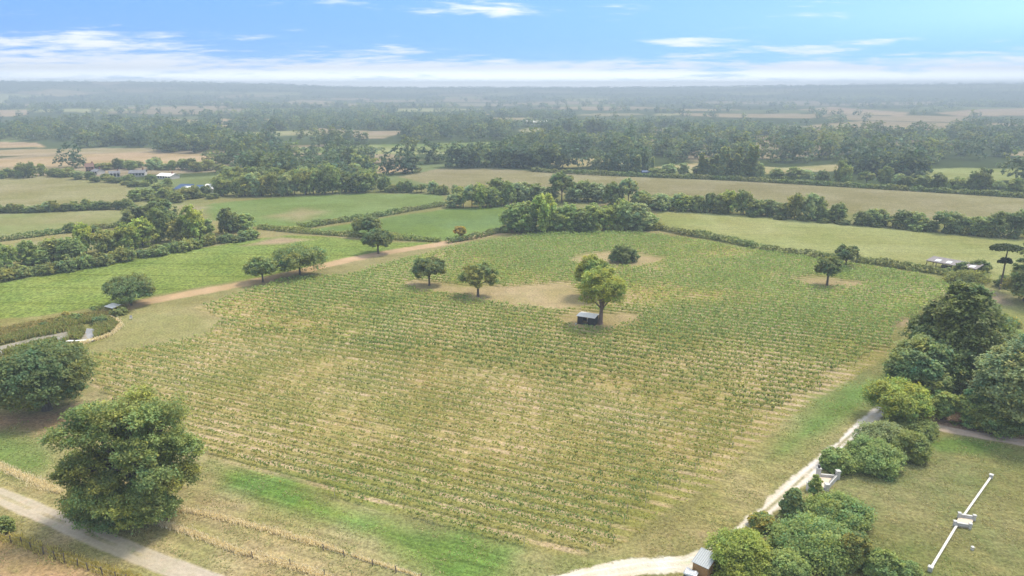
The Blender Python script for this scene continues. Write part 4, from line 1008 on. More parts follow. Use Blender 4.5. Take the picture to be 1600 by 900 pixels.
def ordinal_long(i):
    w = {6: 'sixty', 7: 'seventy', 8: 'eighty', 9: 'ninety'}; a = i + 1
    if a >= 100: return 'one hundred and ' + ordinal(a - 101) if a > 100 else 'hundredth'
    t = w[a // 10]; r = a % 10
    return (t[:-1] + 'ieth') if r == 0 else t + '-' + ORD[r - 1]
M_VINEPOST = simple('pale_post_wood', (0.45, 0.40, 0.33), (0.32, 0.28, 0.23), 4.0, 0.9, 0.1)
vine_rows()
def small_tufts(name, label, P, size, cols, seed, up=.5, dz=.12):
    rg = rngs(seed); n = len(P); P3 = np.concatenate([P, rg.uniform(.02, dz, (n, 1))], 1)
    T = poly_mix(cols[0], cols[1], np.clip(fbm(P[:, 0], P[:, 1], 9, seed, 3) * 1.6 - .3 + rg.normal(size=n) * .2, 0, 1)) * rg.uniform(.7, 1.3, (n, 1))
    V, T = leaf_quads(rg, P3, rg.normal(size=(n, 3)), size, T, up=up, rnd=.9)
    tag(link(name, leaves_mesh(name, V, T)), label, 'grass', kind='stuff')
def on_ground(y0, y1, n, seed, x0=-60, x1=1660):
    rg = rngs(seed); d = np.sqrt(rg.uniform(0, 1, n)); px = rg.uniform(x0, x1, n)
    g0, g1 = G(800, y1)[1], G(800, y0)[1]; yy = np.sqrt(rg.uniform(g0 ** 2, g1 ** 2, n)); dep = yy * cos(PITCH) + HCAM * sin(PITCH)
    return np.stack([(px - CX) / F * dep, yy], -1)
pts = on_ground(362, 880, 230000, 31)
pts = pts[vine_mask(pts[:, 0], pts[:, 1]) > .5]; kk = fbm(pts[:, 0], pts[:, 1], 3.0, 17, 3)
small_tufts('weeds', 'yellow green weeds and grass between the vine rows', pts[(kk > .42) & (np.hypot(pts[:, 0], pts[:, 1]) < 190)], .11, ((0.46, 0.40, 0.13), (0.28, 0.32, 0.085)), 32)
pts = on_ground(560, 940, 150000, 33)
ok = (vine_mask(pts[:, 0], pts[:, 1]) < .3) & (poly_sd(gpoly([(-60, 505), (60, 496), (187, 500), (140, 545), (-80, 590)]), pts[:, 0], pts[:, 1]) > 1)
for nm, ln, hw, *_ in TRACKS: ok &= line_d(ln, pts[:, 0], pts[:, 1])[0] > hw * 1.25
ok &= fbm(pts[:, 0], pts[:, 1], 2.4, 19, 3) > .46
small_tufts('meadow_grass', 'short dry and green grass tufts of the mown meadow and lawn', pts[ok], .065, ((0.46, 0.38, 0.20), (0.20, 0.26, 0.075)), 34, .4, .08)

# ------------------------------------------------------------------ tall grass and reeds
def grass_blades(name, label, P, h, colr, seed, w=.05, lean=.25, kindname='grass'):
    rg = rngs(seed); n = len(P); hh = h * rg.uniform(.6, 1.25, n)[:, None]
    a = rg.uniform(0, 2 * pi, n); d = np.stack([np.cos(a), np.sin(a), np.zeros(n)], -1)
    l = np.stack([rg.normal(size=n) * lean, rg.normal(size=n) * lean, np.ones(n)], -1)
    B = np.stack([P[:, 0], P[:, 1], np.zeros(n)], -1)
    ww = w * rg.uniform(.6, 1.5, n)[:, None]
    V = np.empty((n, 4, 3)); V[:, 0] = B - d * ww * .5; V[:, 1] = B + d * ww * .5
    V[:, 2] = B + l * hh + d * ww * .8; V[:, 3] = B + l * hh - d * ww * .8
    k = rg.random(n); T = poly_mix(colr[0], colr[1], k) * rg.uniform(.75, 1.25, (n, 1))
    o = link(name, leaves_mesh(name, V.reshape(-1, 3), T)); tag(o, label, kindname, kind='stuff'); return o
def strip_pts(line, width, n, seed):
    rg = rngs(seed); L = gpoly(line); seg = np.r_[0, np.cumsum(np.hypot(*np.diff(L, axis=0).T))]
    t = rg.random(n) * seg[-1]; x = np.interp(t, seg, L[:, 0]); y = np.interp(t, seg, L[:, 1])
    e = np.interp(t, [0, seg[-1] * .1, seg[-1] * .9, seg[-1]], [.4, 1, 1, .5])
    off = rg.normal(size=(n, 2)) * width * e[:, None] * .5
    q = np.stack([x, y], -1) + off
    return q[fbm(q[:, 0], q[:, 1], 1.2, seed, 3) > .30]
STRAWC = ((0.84, 0.74, 0.56), (0.68, 0.57, 0.40))
grass_blades('tall_grass', 'golden dry tall grass left along the mown meadow', np.concatenate([
    strip_pts([(-40, 712), (20, 738), (60, 755), (95, 770)], .7, 3800, 1),
    strip_pts([(232, 794), (270, 796), (320, 803), (400, 824), (460, 840), (520, 858)], .5, 3600, 2),
    strip_pts([(500, 852), (560, 872), (640, 897), (680, 910)], .25, 1200, 3),
    strip_pts([(232, 814), (300, 834), (360, 858), (392, 868)], .5, 3000, 4),
    strip_pts([(392, 866), (440, 880), (480, 893), (520, 907)], .5, 2400, 5)]), .36, STRAWC, 1, .045)
grass_blades('rough_grass', 'yellowing rough grass along the post fence', np.concatenate([
    strip_pts([(-20, 835), (30, 846), (70, 862), (130, 882), (190, 900), (230, 915)], .7, 2600, 6)]), .45, ((0.58, 0.48, 0.18), (0.42, 0.37, 0.12)), 2, .06)
# pond banks
def patch_pts(poly, n, seed): return fill_poly(poly, n, seed)
grass_blades('reeds', 'green and tawny reeds on the banks of the pond', np.concatenate([
    patch_pts([(-40, 545), (60, 524), (110, 512), (150, 503), (150, 497), (100, 505), (0, 532), (-40, 540)], 4200, 11),
    patch_pts([(150, 512), (140, 498), (170, 498), (184, 508), (178, 518), (160, 526), (148, 530)], 2600, 12),
    strip_pts([(-50, 574), (0, 556), (40, 544), (75, 536), (105, 534)], .9, 1500, 16), strip_pts([(-50, 548), (0, 538), (50, 527), (110, 516)], .8, 1200, 17),
    patch_pts([(108, 530), (112, 517), (130, 513), (132, 522), (126, 532)], 1300, 13)]), .95, ((0.20, 0.26, 0.07), (0.36, 0.30, 0.12)), 3, .11, .3)
grass_blades('rough_grass', 'tawny rough growth on the dry bank above the pond', np.concatenate([
    patch_pts([(-40, 525), (60, 505), (150, 490), (200, 480), (190, 490), (150, 498), (60, 516), (-40, 538)], 5200, 14)]), .8, ((0.42, 0.31, 0.13), (0.24, 0.25, 0.08)), 4, .13, .3)
grass_blades('dry_grass', 'golden grass along the lower rim of the pond', strip_pts([(100, 545), (140, 534), (170, 525), (186, 512), (184, 503), (170, 496)], .7, 1800, 15), .5, STRAWC, 5, .09)
rg = random.Random(88)
for i, (px, py, w, h, tn, lab) in enumerate([(118, 501, 26, 12, 'mid green', 'low green bush on the bank above the pond'), (98, 505, 22, 12, 'bronze green', 'tawny bush at the left of the green bank bush'),
        (70, 512, 16, 10, 'blue green', 'small bluish bush midway along the pond bank'), (158, 506, 26, 14, 'blue green', 'bluish green sallow at the upper end of the pond'),
        (102, 494, 12, 8, 'russet', 'small golden bush by the crop field corner'), (186, 492, 26, 13, 'bronze green', 'tawny scrub below the grey shelter'), (150, 488, 22, 11, 'mid green', 'green scrub left of the grey shelter')]):
    place('bank_bush', px, py, w, h, 'bush', tn, lab, None, rg, 'bush')

# water
def water():
    pts = gpoly([(-90, 556), (0, 541), (50, 529), (85, 521), (112, 517), (128, 519), (136, 513), (146, 514), (150, 520), (143, 529), (126, 533), (106, 534), (88, 530), (60, 537), (20, 548), (-10, 560), (-90, 584)])
    mb = MB(); mb.add([(p[0], p[1], .035) for p in pts], [tuple(range(len(pts)))[::-1]])
    m, t = mat('pond_water')
    b = t.new('ShaderNodeBsdfPrincipled'); pos = t.new('ShaderNodeNewGeometry').outputs['Position']
    t.l.new(t.mix(t.ramp(t.noise(pos, .35, 4.0), .4, .6), (0.30, 0.27, 0.23), (0.22, 0.20, 0.16)), b.inputs['Base Color'])
    b.inputs['Roughness'].default_value = .08; b.inputs['IOR'].default_value = 1.33; b.inputs['Specular IOR Level'].default_value = .9
    bp = t.new('ShaderNodeBump'); t.l.new(t.noise(pos, 1.6, 3.0), bp.inputs['Height']); bp.inputs['Strength'].default_value = .06; t.l.new(bp.outputs[0], b.inputs['Normal'])
    o = t.new('ShaderNodeOutputMaterial'); t.l.new(b.outputs[0], o.inputs[0])
    me = mb.mesh('pond', m)
    n = me.polygons[0].normal
    if n.z < 0: me.flip_normals()
    tag(link('pond', me), kind='structure')
water()

# ------------------------------------------------------------------ hedges: long clipped banks of leaves
def hedge(label, line, h, w, tn, seed, leaf=.3, gap=0.0, name='hedge', dens=1.0):
    rg = rngs(seed); L = gpoly(line); seg = np.r_[0, np.cumsum(np.hypot(*np.diff(L, axis=0).T))]
    n = int(seg[-1] * 34 * (h + w) / 4 * dens * (.3 / leaf) ** 1.5)
    t = rg.random(n) * seg[-1]; x = np.interp(t, seg, L[:, 0]); y = np.interp(t, seg, L[:, 1])
    i = np.clip(np.searchsorted(seg, t) - 1, 0, len(L) - 2); d = unit(L[i + 1] - L[i]); nn = np.stack([-d[:, 1], d[:, 0]], -1)
    a = rg.uniform(-.15, pi + .15, n)
    lump = 1 + (fbm(t, t * 0, 4.0, seed, 3) - .5) * .9
    rr = np.where(rg.random(n) < .2, rg.uniform(.3, .9, n), rg.uniform(.85, 1.08, n))
    off = np.cos(a) * rr * w * .5 * (.8 + .2 * lump); z = np.clip(np.sin(a) ** .6 if False else np.abs(np.sin(a)) ** .55, 0, 1) * rr * h * lump
    P = np.stack([x + nn[:, 0] * off, y + nn[:, 1] * off, np.maximum(z, .1)], -1) + rg.normal(size=(n, 3)) * .1
    out = np.stack([nn[:, 0] * np.cos(a), nn[:, 1] * np.cos(a), np.sin(a)], -1)
    T = np.array(BASE)[None] * (rg.uniform(.7, 1.3, (n, 1)) * (.8 + .5 * fbm(t, t * 0 + 3, 6.0, seed + 3, 3))[:, None]) * np.stack([1 + .5 * (fbm(t, t * 0 + 9, 9.0, seed + 5, 2) - .4), np.ones(n), np.ones(n)], -1)
    V, T = leaf_quads(rg, P, out, leaf, T)
    root_ = link(name, leaves_mesh(name, V, T)); tint(root_, tn); tag(root_, label, 'hedge')
hedge('dark hedge between the pale green field and the small field beyond', [(462, 359), (520, 349), (580, 341), (640, 330), (697, 321)], 1.9, 2.4, 'dark green', 1)
hedge('trimmed hedge between the bright crop field and the two pale fields', [(405, 357), (440, 361), (500, 366), (560, 370), (620, 374), (688, 378)], 1.8, 2.4, 'mid green', 2)
hedge('short hedge right of the gap where the dirt track ends', [(698, 380), (740, 373), (778, 364), (790, 361)], 1.9, 2.2, 'dark green', 3)
hedge('dark hedge at the left between two pale fields', [(-40, 382), (40, 372), (100, 364), (160, 357), (210, 353)], 2.0, 2.4, 'dark green', 4)
hedge('low hedge along the row of trees under the brown field', [(-40, 333), (60, 330), (130, 327), (210, 322)], 2.2, 2.6, 'dark green', 5, leaf=.4)
hedge('long hedge climbing from the central clump down the right side of the vineyard', [(1036, 360), (1075, 368), (1110, 373), (1150, 381), (1182, 388)], 2.0, 2.6, 'dark green', 6)
hedge('dark hedge from the field gap to the crooked oak', [(1188, 389), (1230, 396), (1280, 402), (1318, 406)], 1.8, 2.4, 'dark green', 7)
hedge('dark hedge from the crooked oak down towards the barn', [(1330, 408), (1370, 413), (1420, 421), (1460, 427), (1488, 432)], 1.9, 2.4, 'dark green', 8)
hedge('straight clipped hedge along the far side of the right-hand stubble field', [(1000, 276), (1100, 280), (1200, 285), (1300, 291), (1400, 297), (1500, 303), (1640, 312)], 2.2, 2.6, 'dark green', 9, leaf=.5)
hedge('hedge in front of the middle stubble field left of the poplars', [(830, 268), (900, 272), (960, 275), (1000, 276)], 2.4, 2.8, 'dark green', 10, leaf=.5)
hedge('overgrown low hedge beside the garden path', [(1484, 663), (1520, 667), (1560, 673), (1620, 683)], .6, .8, 'mid green', 11, leaf=.13)

# ------------------------------------------------------------------ buildings and garden things
def frame(px, py, qx, qy):
    """origin at a pixel, x axis towards another pixel, both on the ground"""
    a = G(px, py); b = G(qx, qy); d = b - a
    return a, atan2(d[1], d[0]), float(np.hypot(*d))
def sheet(mb, pts, th, mi=0):
    """a slab: four top corners, thickness th downwards"""
    v = [tuple(p) for p in pts] + [(p[0], p[1], p[2] - th) for p in pts]
    mb.add(v, [(0, 1, 2, 3), (7, 6, 5, 4), (0, 4, 5, 1), (1, 5, 6, 2), (2, 6, 7, 3), (3, 7, 4, 0)], mi)

def hut():
    a, rz, L = frame(902, 506, 928, 510); W = 2.9; H = 1.95
    r = empty('field_hut', (a[0], a[1], 0), rz)
    w = MB(); t = .06
    w.box(0, L * .30, 0, t, 0, H); w.box(L * .64, L, 0, t, 0, H); w.box(L * .30 + .003, L * .64 - .003, 0, t, 0, .42); w.box(L * .30 + .003, L * .64 - .003, .002, t - .002, H - .2, H)
    w.box(0, t, t + .003, W - t - .003, 0, H); w.box(L - t, L, t + .003, W - t - .003, 0, H); w.box(0, L * .3, W - t, W, 0, H); w.box(L * .66, L, W - t, W, 0, H); w.box(L * .3 + .003, L * .66 - .003, W - t, W, 0, .3)
    w.add([(0, 0, H), (0, W, H), (0, W / 2, H + .12), (t, 0, H), (t, W, H), (t, W / 2, H + .12)], [(0, 1, 2), (5, 4, 3), (0, 2, 5, 3), (1, 4, 5, 2)])
    w.add([(L - t, 0, H), (L - t, W, H), (L - t, W / 2, H + .12), (L, 0, H), (L, W, H), (L, W / 2, H + .12)], [(0, 1, 2), (5, 4, 3), (0, 2, 5, 3), (1, 4, 5, 2)])
    w.build('wall', M_TARWOOD, r)
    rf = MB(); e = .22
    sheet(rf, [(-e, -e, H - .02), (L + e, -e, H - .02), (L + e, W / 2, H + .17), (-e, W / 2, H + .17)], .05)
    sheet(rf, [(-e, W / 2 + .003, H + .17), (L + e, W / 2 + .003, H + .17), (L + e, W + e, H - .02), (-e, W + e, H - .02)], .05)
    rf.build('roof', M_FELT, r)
    f = MB(); x0, x1 = L * .30, L * .64
    f.box(x0, x0 + .06, -.03, 0, .42, H - .2); f.box(x1 - .06, x1, -.03, 0, .42, H - .2)
    f.build('opening_frame', M_POST, r)
    b = MB(); b.box(L * .36, L * .55, W - .6, W - .15, 0, .75, bev=.03); b.build('bench', M_STONE, r)
    tag(r, 'small tarred wooden hut with pale roof and open front beside the tall tree', 'hut')
    x, y = G(900, 507)
    s = MB(); s.lathe([(.16, 0), (.2, .06), (.17, .3), (.1, .34)], 0, 0, 8); o = s.build('bucket', M_WHITE); o.location = (x, y, 0)
    tag(o, 'small white bucket on the grass at the left of the tarred hut', 'bucket')
hut()

def barn():
    a, rz, L = frame(1447, 417, 1522, 431); W = 4.6; H0, H1 = 2.0, 2.55
    r = empty('open_barn', (a[0], a[1], 0), rz)
    rf = MB(); sheet(rf, [(-.3, -.3, H0), (L + .3, -.3, H0), (L + .3, W + .3, H1), (-.3, W + .3, H1)], .08)
    ro = rf.build('roof', M_ASBESTOS, r)
    for k, fx in enumerate((.13, .36, .62, .84)):
        s = MB(); x0 = L * fx; sl = lambda y: H0 + (H1 - H0) * (y + .3) / (W + .6)
        sheet(s, [(x0, .7, sl(.7) + .03), (x0 + 1.35, .7, sl(.7) + .03), (x0 + 1.35, 2.6, sl(2.6) + .03), (x0, 2.6, sl(2.6) + .03)], .022)
        s.build('rooflight', M_SKYLIGHT, ro)
    n = 6
    for k in range(n):
        x = L * k / (n - 1)
        p = MB(); p.box(x - .08, x + .08, -.08, .08, 0, H0 - .08); p.build('post', M_POST, r)
        p = MB(); p.box(x - .08, x + .08, W - .08, W + .08, 0, H1 - .12); p.build('post', M_POST, r)
    b = MB(); b.box(-.1, L + .1, -.06, .06, H0 - .30, H0 - .085); b.build('beam', M_POST, r)
    tag(r, 'long open-sided barn with grey sheet roof and four white rooflights', 'barn')
    t = empty('hay_trailer', (G(1478, 420)[0], G(1478, 420)[1], 0), rz)
    m = MB(); m.box(-1.2, 1.2, -.6, .6, .5, .62); m.box(-1.2, 1.2, -.6, -.56, .62, .95); m.box(-1.2, 1.2, .56, .6, .62, .95); m.build('bed', M_POST, t)
    for sx in (-.7, .7):
        w = MB(); w.tube([(sx, -.7, .32), (sx, -.58, .32)], [.32, .32], 12); w.tube([(sx, .58, .32), (sx, .7, .32)], [.32, .32], 12); w.build('wheels', M_IRON, t)
    tag(t, 'brown flat trailer parked under the open-sided barn', 'trailer')
barn()

def garden_shed():
    a, rz, L = frame(1081, 899, 1104, 910); W = 2.0; HL = 1.75; HH = 2.15
    r = empty('garden_shed', (a[0], a[1], 0), rz)
    w = MB(); t = .05
    w.box(0, L, 0, t, 0, HL); w.box(0, L, W - t, W, 0, HH)
    for x0 in (0, L - t):
        w.add([(x0, t + .003, 0), (x0 + t, t + .003, 0), (x0 + t, W - t - .003, 0), (x0, W - t - .003, 0), (x0, t + .003, HL), (x0 + t, t + .003, HL), (x0 + t, W - t - .003, HH), (x0, W - t - .003, HH)],
              [(3, 2, 1, 0), (4, 5, 6, 7), (0, 1, 5, 4), (1, 2, 6, 5), (2, 3, 7, 6), (3, 0, 4, 7)])
    wl = w.build('wall', M_TIMBER, r)
    for z in np.arange(.25, HL - .05, .24):
        pass
    b = MB()
    for z in np.arange(.22, HL - .1, .24): b.box(.02, L - .02, -.012, -.002, z, z + .2)
    b.build('cladding', M_TIMBER, r)
    rf = MB(); sheet(rf, [(-.12, -.15, HL + .05), (L + .12, -.15, HL + .05), (L + .12, W + .15, HH + .10), (-.12, W + .15, HH + .10)], .045)
    for k in range(9):
        x = -.05 + (L + .1) * k / 8; s0, s1 = HL + .055, HH + .105
        rf.add([(x - .02, -.14, s0), (x + .02, -.14, s0), (x + .02, W + .14, s1), (x - .02, W + .14, s1), (x, -.14, s0 + .035), (x, W + .14, s1 + .035)], [(0, 4, 5, 3), (4, 1, 2, 5), (0, 1, 4), (2, 3, 5)])
    rf.build('roof', M_METALROOF, r)
    tag(r, 'small orange timber shed with pale ribbed roof beside the chalk track', 'shed')
    x, y = G(1078, 908)
    o = empty('wrapped_pallet', (x, y, 0), rz + .1); rg = rngs(4)
    def lumpy(w_, d_, z0, z1, amp, seed):
        rg = rngs(seed); m = MB(); rings = []
        for z, k in ((z0, .98), (z0 + (z1 - z0) * .35, 1.02), (z0 + (z1 - z0) * .8, 1.0), (z1, .84)):
            rings.append([(w_ * k * np.sign(cos(q)) * abs(cos(q)) ** .35 + rg.normal() * amp, d_ * k * np.sign(sin(q)) * abs(sin(q)) ** .35 + rg.normal() * amp, z + rg.normal() * amp) for q in np.linspace(0, 2 * pi, 16, endpoint=False)])
        v = [p for q in rings for p in q]; f = [(i * 16 + k, i * 16 + (k + 1) % 16, (i + 1) * 16 + (k + 1) % 16, (i + 1) * 16 + k) for i in range(3) for k in range(16)]
        v.append((0, 0, z1 + .05)); f += [(48 + k, 48 + (k + 1) % 16, 64) for k in range(16)]
        return m.add(v, f)
    lumpy(.62, .55, .1, .95, .02, 5).build('load', M_PLASTIC, o)
    lumpy(.66, .58, .93, 1.12, .045, 6).build('cover_sheet', M_CLEARWRAP, o)
    p = MB()
    for q in (-.5, 0, .5): p.box(-.62, .62, q - .06, q + .06, 0, .1)
    p.build('pallet', M_TIMBER, o)
    tag(o, 'black wrapped pallet under a crumpled clear sheet next to the shed', 'pallet')
garden_shed()

def ball(mb, cx, cy_, z, r, mi=0, n=10):
    mb.lathe([(r * .35, z), (r * .8, z + r * .35), (r, z + r), (r * .8, z + r * 1.65), (r * .3, z + r * 1.97)], cx, cy_, n, mi)
def gateway():
    # paved landing between the track and the lawn; piers at four corners
    A = G(1263, 766); B = G(1278, 745); C = G(1308, 748); D = G(1291, 767)
    r = empty('white_gateway', (*((A + B + C + D) / 4), 0)); o = np.array([*((A + B + C + D) / 4)])
    def P(g): return g - o
    pv = MB(); c = [P(A), P(B), P(C), P(D)]
    sheet(pv, [(*c[3], .14), (*c[2], .14), (*c[1], .14), (*c[0], .14)], .16); pv.build('landing', M_PAVING, r)
    def pier(g, h, fin, w=.24):
        q = P(g); m = MB()
        m.box(q[0] - w, q[0] + w, q[1] - w, q[1] + w, 0, h); m.box(q[0] - w - .06, q[0] + w + .06, q[1] - w - .06, q[1] + w + .06, h + .003, h + .12, bev=.04)
        p = m.build('pier', M_WHITE, r)
        if fin:
            b = MB(); ball(b, q[0], q[1], h + .12, .2); b.build('finial', M_STONE if fin == 1 else M_IRON, p, smooth=True)
    pier(A, 1.0, 1); pier(B, 1.25, 2); pier(C, 1.15, 0); pier(D, .95, 0)
    def wall(g0, g1, h, t=.12):
        p, q = P(g0), P(g1); d = (q - p) / np.linalg.norm(q - p); n = np.array([-d[1], d[0]]) * t; p = p + d * .32; q = q - d * .32
        m = MB(); v = [(*(p - n), 0), (*(q - n), 0), (*(q + n), 0), (*(p + n), 0)]; v += [(a, b, h) for a, b, _ in v]
        m.add(v, [(3, 2, 1, 0), (4, 5, 6, 7), (0, 1, 5, 4), (1, 2, 6, 5), (2, 3, 7, 6), (3, 0, 4, 7)])
        m.build('low_wall', M_WHITE, r)
    wall(B, C, .5); wall(C, D, .75); wall(D, A, .45)
    g = MB(); p, q = P(C), P(D)
    for k in range(9):
        s = p + (q - p) * (.18 + .64 * k / 8); g.tube([(*s, .75), (*s, 1.15)], [.018, .018], 5)
    g.tube([(*(p + (q - p) * .15), 1.12), (*(p + (q - p) * .85), 1.12)], [.02, .02], 5); g.build('railing', M_IRON, r)
    tag(r, 'white garden gateway with piers and low walls around a paved landing', 'gateway')
gateway()

def lawn_walls():
    def run(name, label, a, b, cap_at):
        A, B = G(*a), G(*b); d = B - A; L = float(np.hypot(*d)); rz = atan2(d[1], d[0])
        r = empty(name, (A[0], A[1], 0), rz)
        m = MB(); m.box(0, L, -.08, .08, 0, .2); m.build('wall', M_WHITE, r)
        c = MB(); c.box(-.02, L + .02, -.125, .125, .203, .26, bev=.02); c.build('coping', M_STONE, r)
        x = L if cap_at else 0
        p = MB(); p.box(x - .2, x + .2, -.2, .2, 0, .5); p.box(x - .26, x + .26, -.26, .26, .503, .6, bev=.05); p.build('end_pier', M_WHITE, r)
        tag(r, label, 'garden wall', 'low white walls on the lawn')
    run('lawn_wall', 'low white lawn wall running from the little bridge up towards the garden path', (1505, 808), (1548, 747), True)
    run('lawn_wall', 'low white lawn wall running from the little bridge down to the bottom shrubs', (1494, 824), (1453, 892), True)
    A, B = G(1491, 822), G(1515, 826); d = B - A; L = float(np.hypot(*d)); rz = atan2(d[1], d[0])
    D = G(1498, 809); W = float(abs((D - A) @ np.array([-sin(rz), cos(rz)])))
    r = empty('lawn_bridge', (A[0], A[1], 0), rz); s0 = float((D - A) @ np.array([cos(rz), sin(rz)]))
    dk = MB(); sheet(dk, [(0, 0, .2), (L, 0, .2), (L + s0, W, .2), (s0, W, .2)], .2); dk.build('deck', M_PAVING, r)
    for k, (ox, oy) in enumerate(((0, 0), (s0, W))):
        p = MB(); p.box(ox + .15, ox + L - .15, oy - .09, oy + .09, .203, .52); p.box(ox + .16, ox + L - .16, oy - .13, oy + .13, .523, .58, bev=.02); p.build('parapet', M_WHITE, r)
        for x in (ox, ox + L):
            q = MB(); q.box(x - .15, x + .15, oy - .15, oy + .15, 0, .68); q.box(x - .2, x + .2, oy - .2, oy + .2, .683, .76, bev=.04); q.build('pier', M_WHITE, r)
    tag(r, 'little white bridge with sandy deck crossing the line of lawn walls', 'bridge')
    x, y = G(1519, 859); b = MB(); b.box(-.12, .12, -.12, .12, 0, .34); b.box(-.17, .17, -.17, .17, .343, .43, bev=.04)
    o = b.build('lawn_post', M_STONE); o.location = (x, y, 0); tag(o, 'short pale stone post alone on the lawn', 'post')
lawn_walls()

def fence(line, n, label, seed, hh=(.9, 1.15), wires=2):
    rg = rngs(seed); L = gpoly(line); seg = np.r_[0, np.cumsum(np.hypot(*np.diff(L, axis=0).T))]
    r = empty('post_fence', (L[0][0], L[0][1], 0)); tops = []
    for k in range(n):
        t = seg[-1] * (k + rg.uniform(-.12, .12)) / (n - 1); t = min(max(t, 0), seg[-1]); x = np.interp(t, seg, L[:, 0]) - L[0][0]; y = np.interp(t, seg, L[:, 1]) - L[0][1]
        h = rg.uniform(*hh); lx, ly = rg.normal(size=2) * .05
        p = MB(); p.tube([(x, y, -.2), (x + lx * .5, y + ly * .5, h * .5), (x + lx, y + ly, h)], [.065, .06, .055], 6); p.build('post', M_POST, r); tops.append((x + lx, y + ly, h))
    w = MB()
    for k in range(n - 1):
        for z in np.linspace(.35, .85, wires):
            a, b = tops[k], tops[k + 1]; w.tube([(a[0], a[1], a[2] * z), (b[0], b[1], b[2] * z)], [.006, .006], 3, cap=False)
    w.build('wire', M_STEEL, r); tag(r, label, 'fence')
fence([(-20, 838), (38, 853), (55, 862), (92, 876), (130, 889), (160, 899), (200, 912)], 13, 'old leaning post and wire fence below the farm track', 1)
fence([(395, 872), (450, 885), (510, 903)], 3, 'short post and wire fence in the golden grass nearer the farm track', 2, (.9, 1.1))
fence([(505, 860), (560, 877), (598, 889), (626, 897), (660, 908)], 5, 'thin post fence along the golden grass strip beside the lush grass', 3, (.8, 1.0))
x, y = G(219, 812); p = MB(); p.tube([(0, 0, -.1), (.03, 0, .7), (.05, .02, 1.3)], [.09, .085, .08], 7); o = p.build('gate_post', simple('rusty_wood', (.42, .17, .08), (.30, .12, .06), 5, .9, .1)); o.location = (x, y, 0)
tag(o, 'reddish wooden post under the right side of the huge spreading oak', 'post')

def shelter():
    a, rz, L = frame(166, 486, 177, 489); W = 1.8
    r = empty('field_shelter', (a[0], a[1], 0), rz)
    for sx in (0, L):
        for sy, h in ((0, 1.15), (W, 1.4)):
            p = MB(); p.box(sx - .05, sx + .05, sy - .05, sy + .05, 0, h); p.build('post', M_POST, r)
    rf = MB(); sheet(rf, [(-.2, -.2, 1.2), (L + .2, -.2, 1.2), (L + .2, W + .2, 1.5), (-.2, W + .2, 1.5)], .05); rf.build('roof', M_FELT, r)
    w = MB(); w.box(-.02, L + .02, W + .06, W + .1, 0, 1.35); w.build('back_wall', M_TARWOOD, r)
    tag(r, 'small grey-roofed shelter in the scrub beside the oak above the pond', 'shelter')
    x, y = G(205, 499.5)
    c = empty('garden_chair', (x, y, 0), .4)
    s = MB(); s.box(-.25, .25, -.25, .25, .38, .43); s.build('seat', M_WHITE, c)
    s = MB(); s.box(-.25, .25, .2, .25, .433, .95); s.build('backrest', M_WHITE, c)
    for sx in (-.22, .22):
        for sy in (-.22, .2): l = MB(); l.box(sx - .03, sx + .03, sy - .03, sy + .03, 0, .377); l.build('leg', M_WHITE, c)
        l = MB(); l.box(sx - .03, sx + .03, -.25, .2, .6, .65); l.build('armrest', M_WHITE, c)
    tag(c, 'small white chair alone on the mown grass near the pond', 'chair')
    A, B = G(104, 535), G(146, 533.5); d = B - A; L = float(np.hypot(*d))
    j = empty('jetty', (A[0], A[1], 0), atan2(d[1], d[0]))
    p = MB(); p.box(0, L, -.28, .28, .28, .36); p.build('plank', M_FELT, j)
    for k in range(4):
        q = MB(); q.tube([(L * k / 3, -.2, -.2), (L * k / 3, -.2, .277)], [.06, .06], 6); q.tube([(L * k / 3, .2, -.2), (L * k / 3, .2, .277)], [.06, .06], 6); q.build('support', M_POST, j)
    tag(j, 'narrow pale plank jetty along the lower rim of the pond', 'jetty')
    # wooden rail at the path bend by the willow
    x, y = G(1399, 664); p = MB(); p.tube([(0, 0, -.1), (0, 0, 2.1)], [.1, .08], 7); o = p.build('wooden_post', M_TIMBER); o.location = (x, y, 0); tag(o, 'orange brown upright post at the bend of the garden path', 'post')
    x, y = G(1408, 657); b = empty('garden_bench', (x, y, 0), .6)
    s = MB(); s.box(-.7, .7, -.22, .22, .4, .46); s.build('seat', M_POST, b); s = MB(); s.box(-.7, .7, .22, .27, .463, .9); s.build('backrest', M_POST, b)
    for sx in (-.6, .6): l = MB(); l.box(sx - .05, sx + .05, -.2, .2, 0, .397); l.build('leg', M_POST, b)
    tag(b, 'weathered grey seat behind the orange post by the willow', 'bench')
shelter()

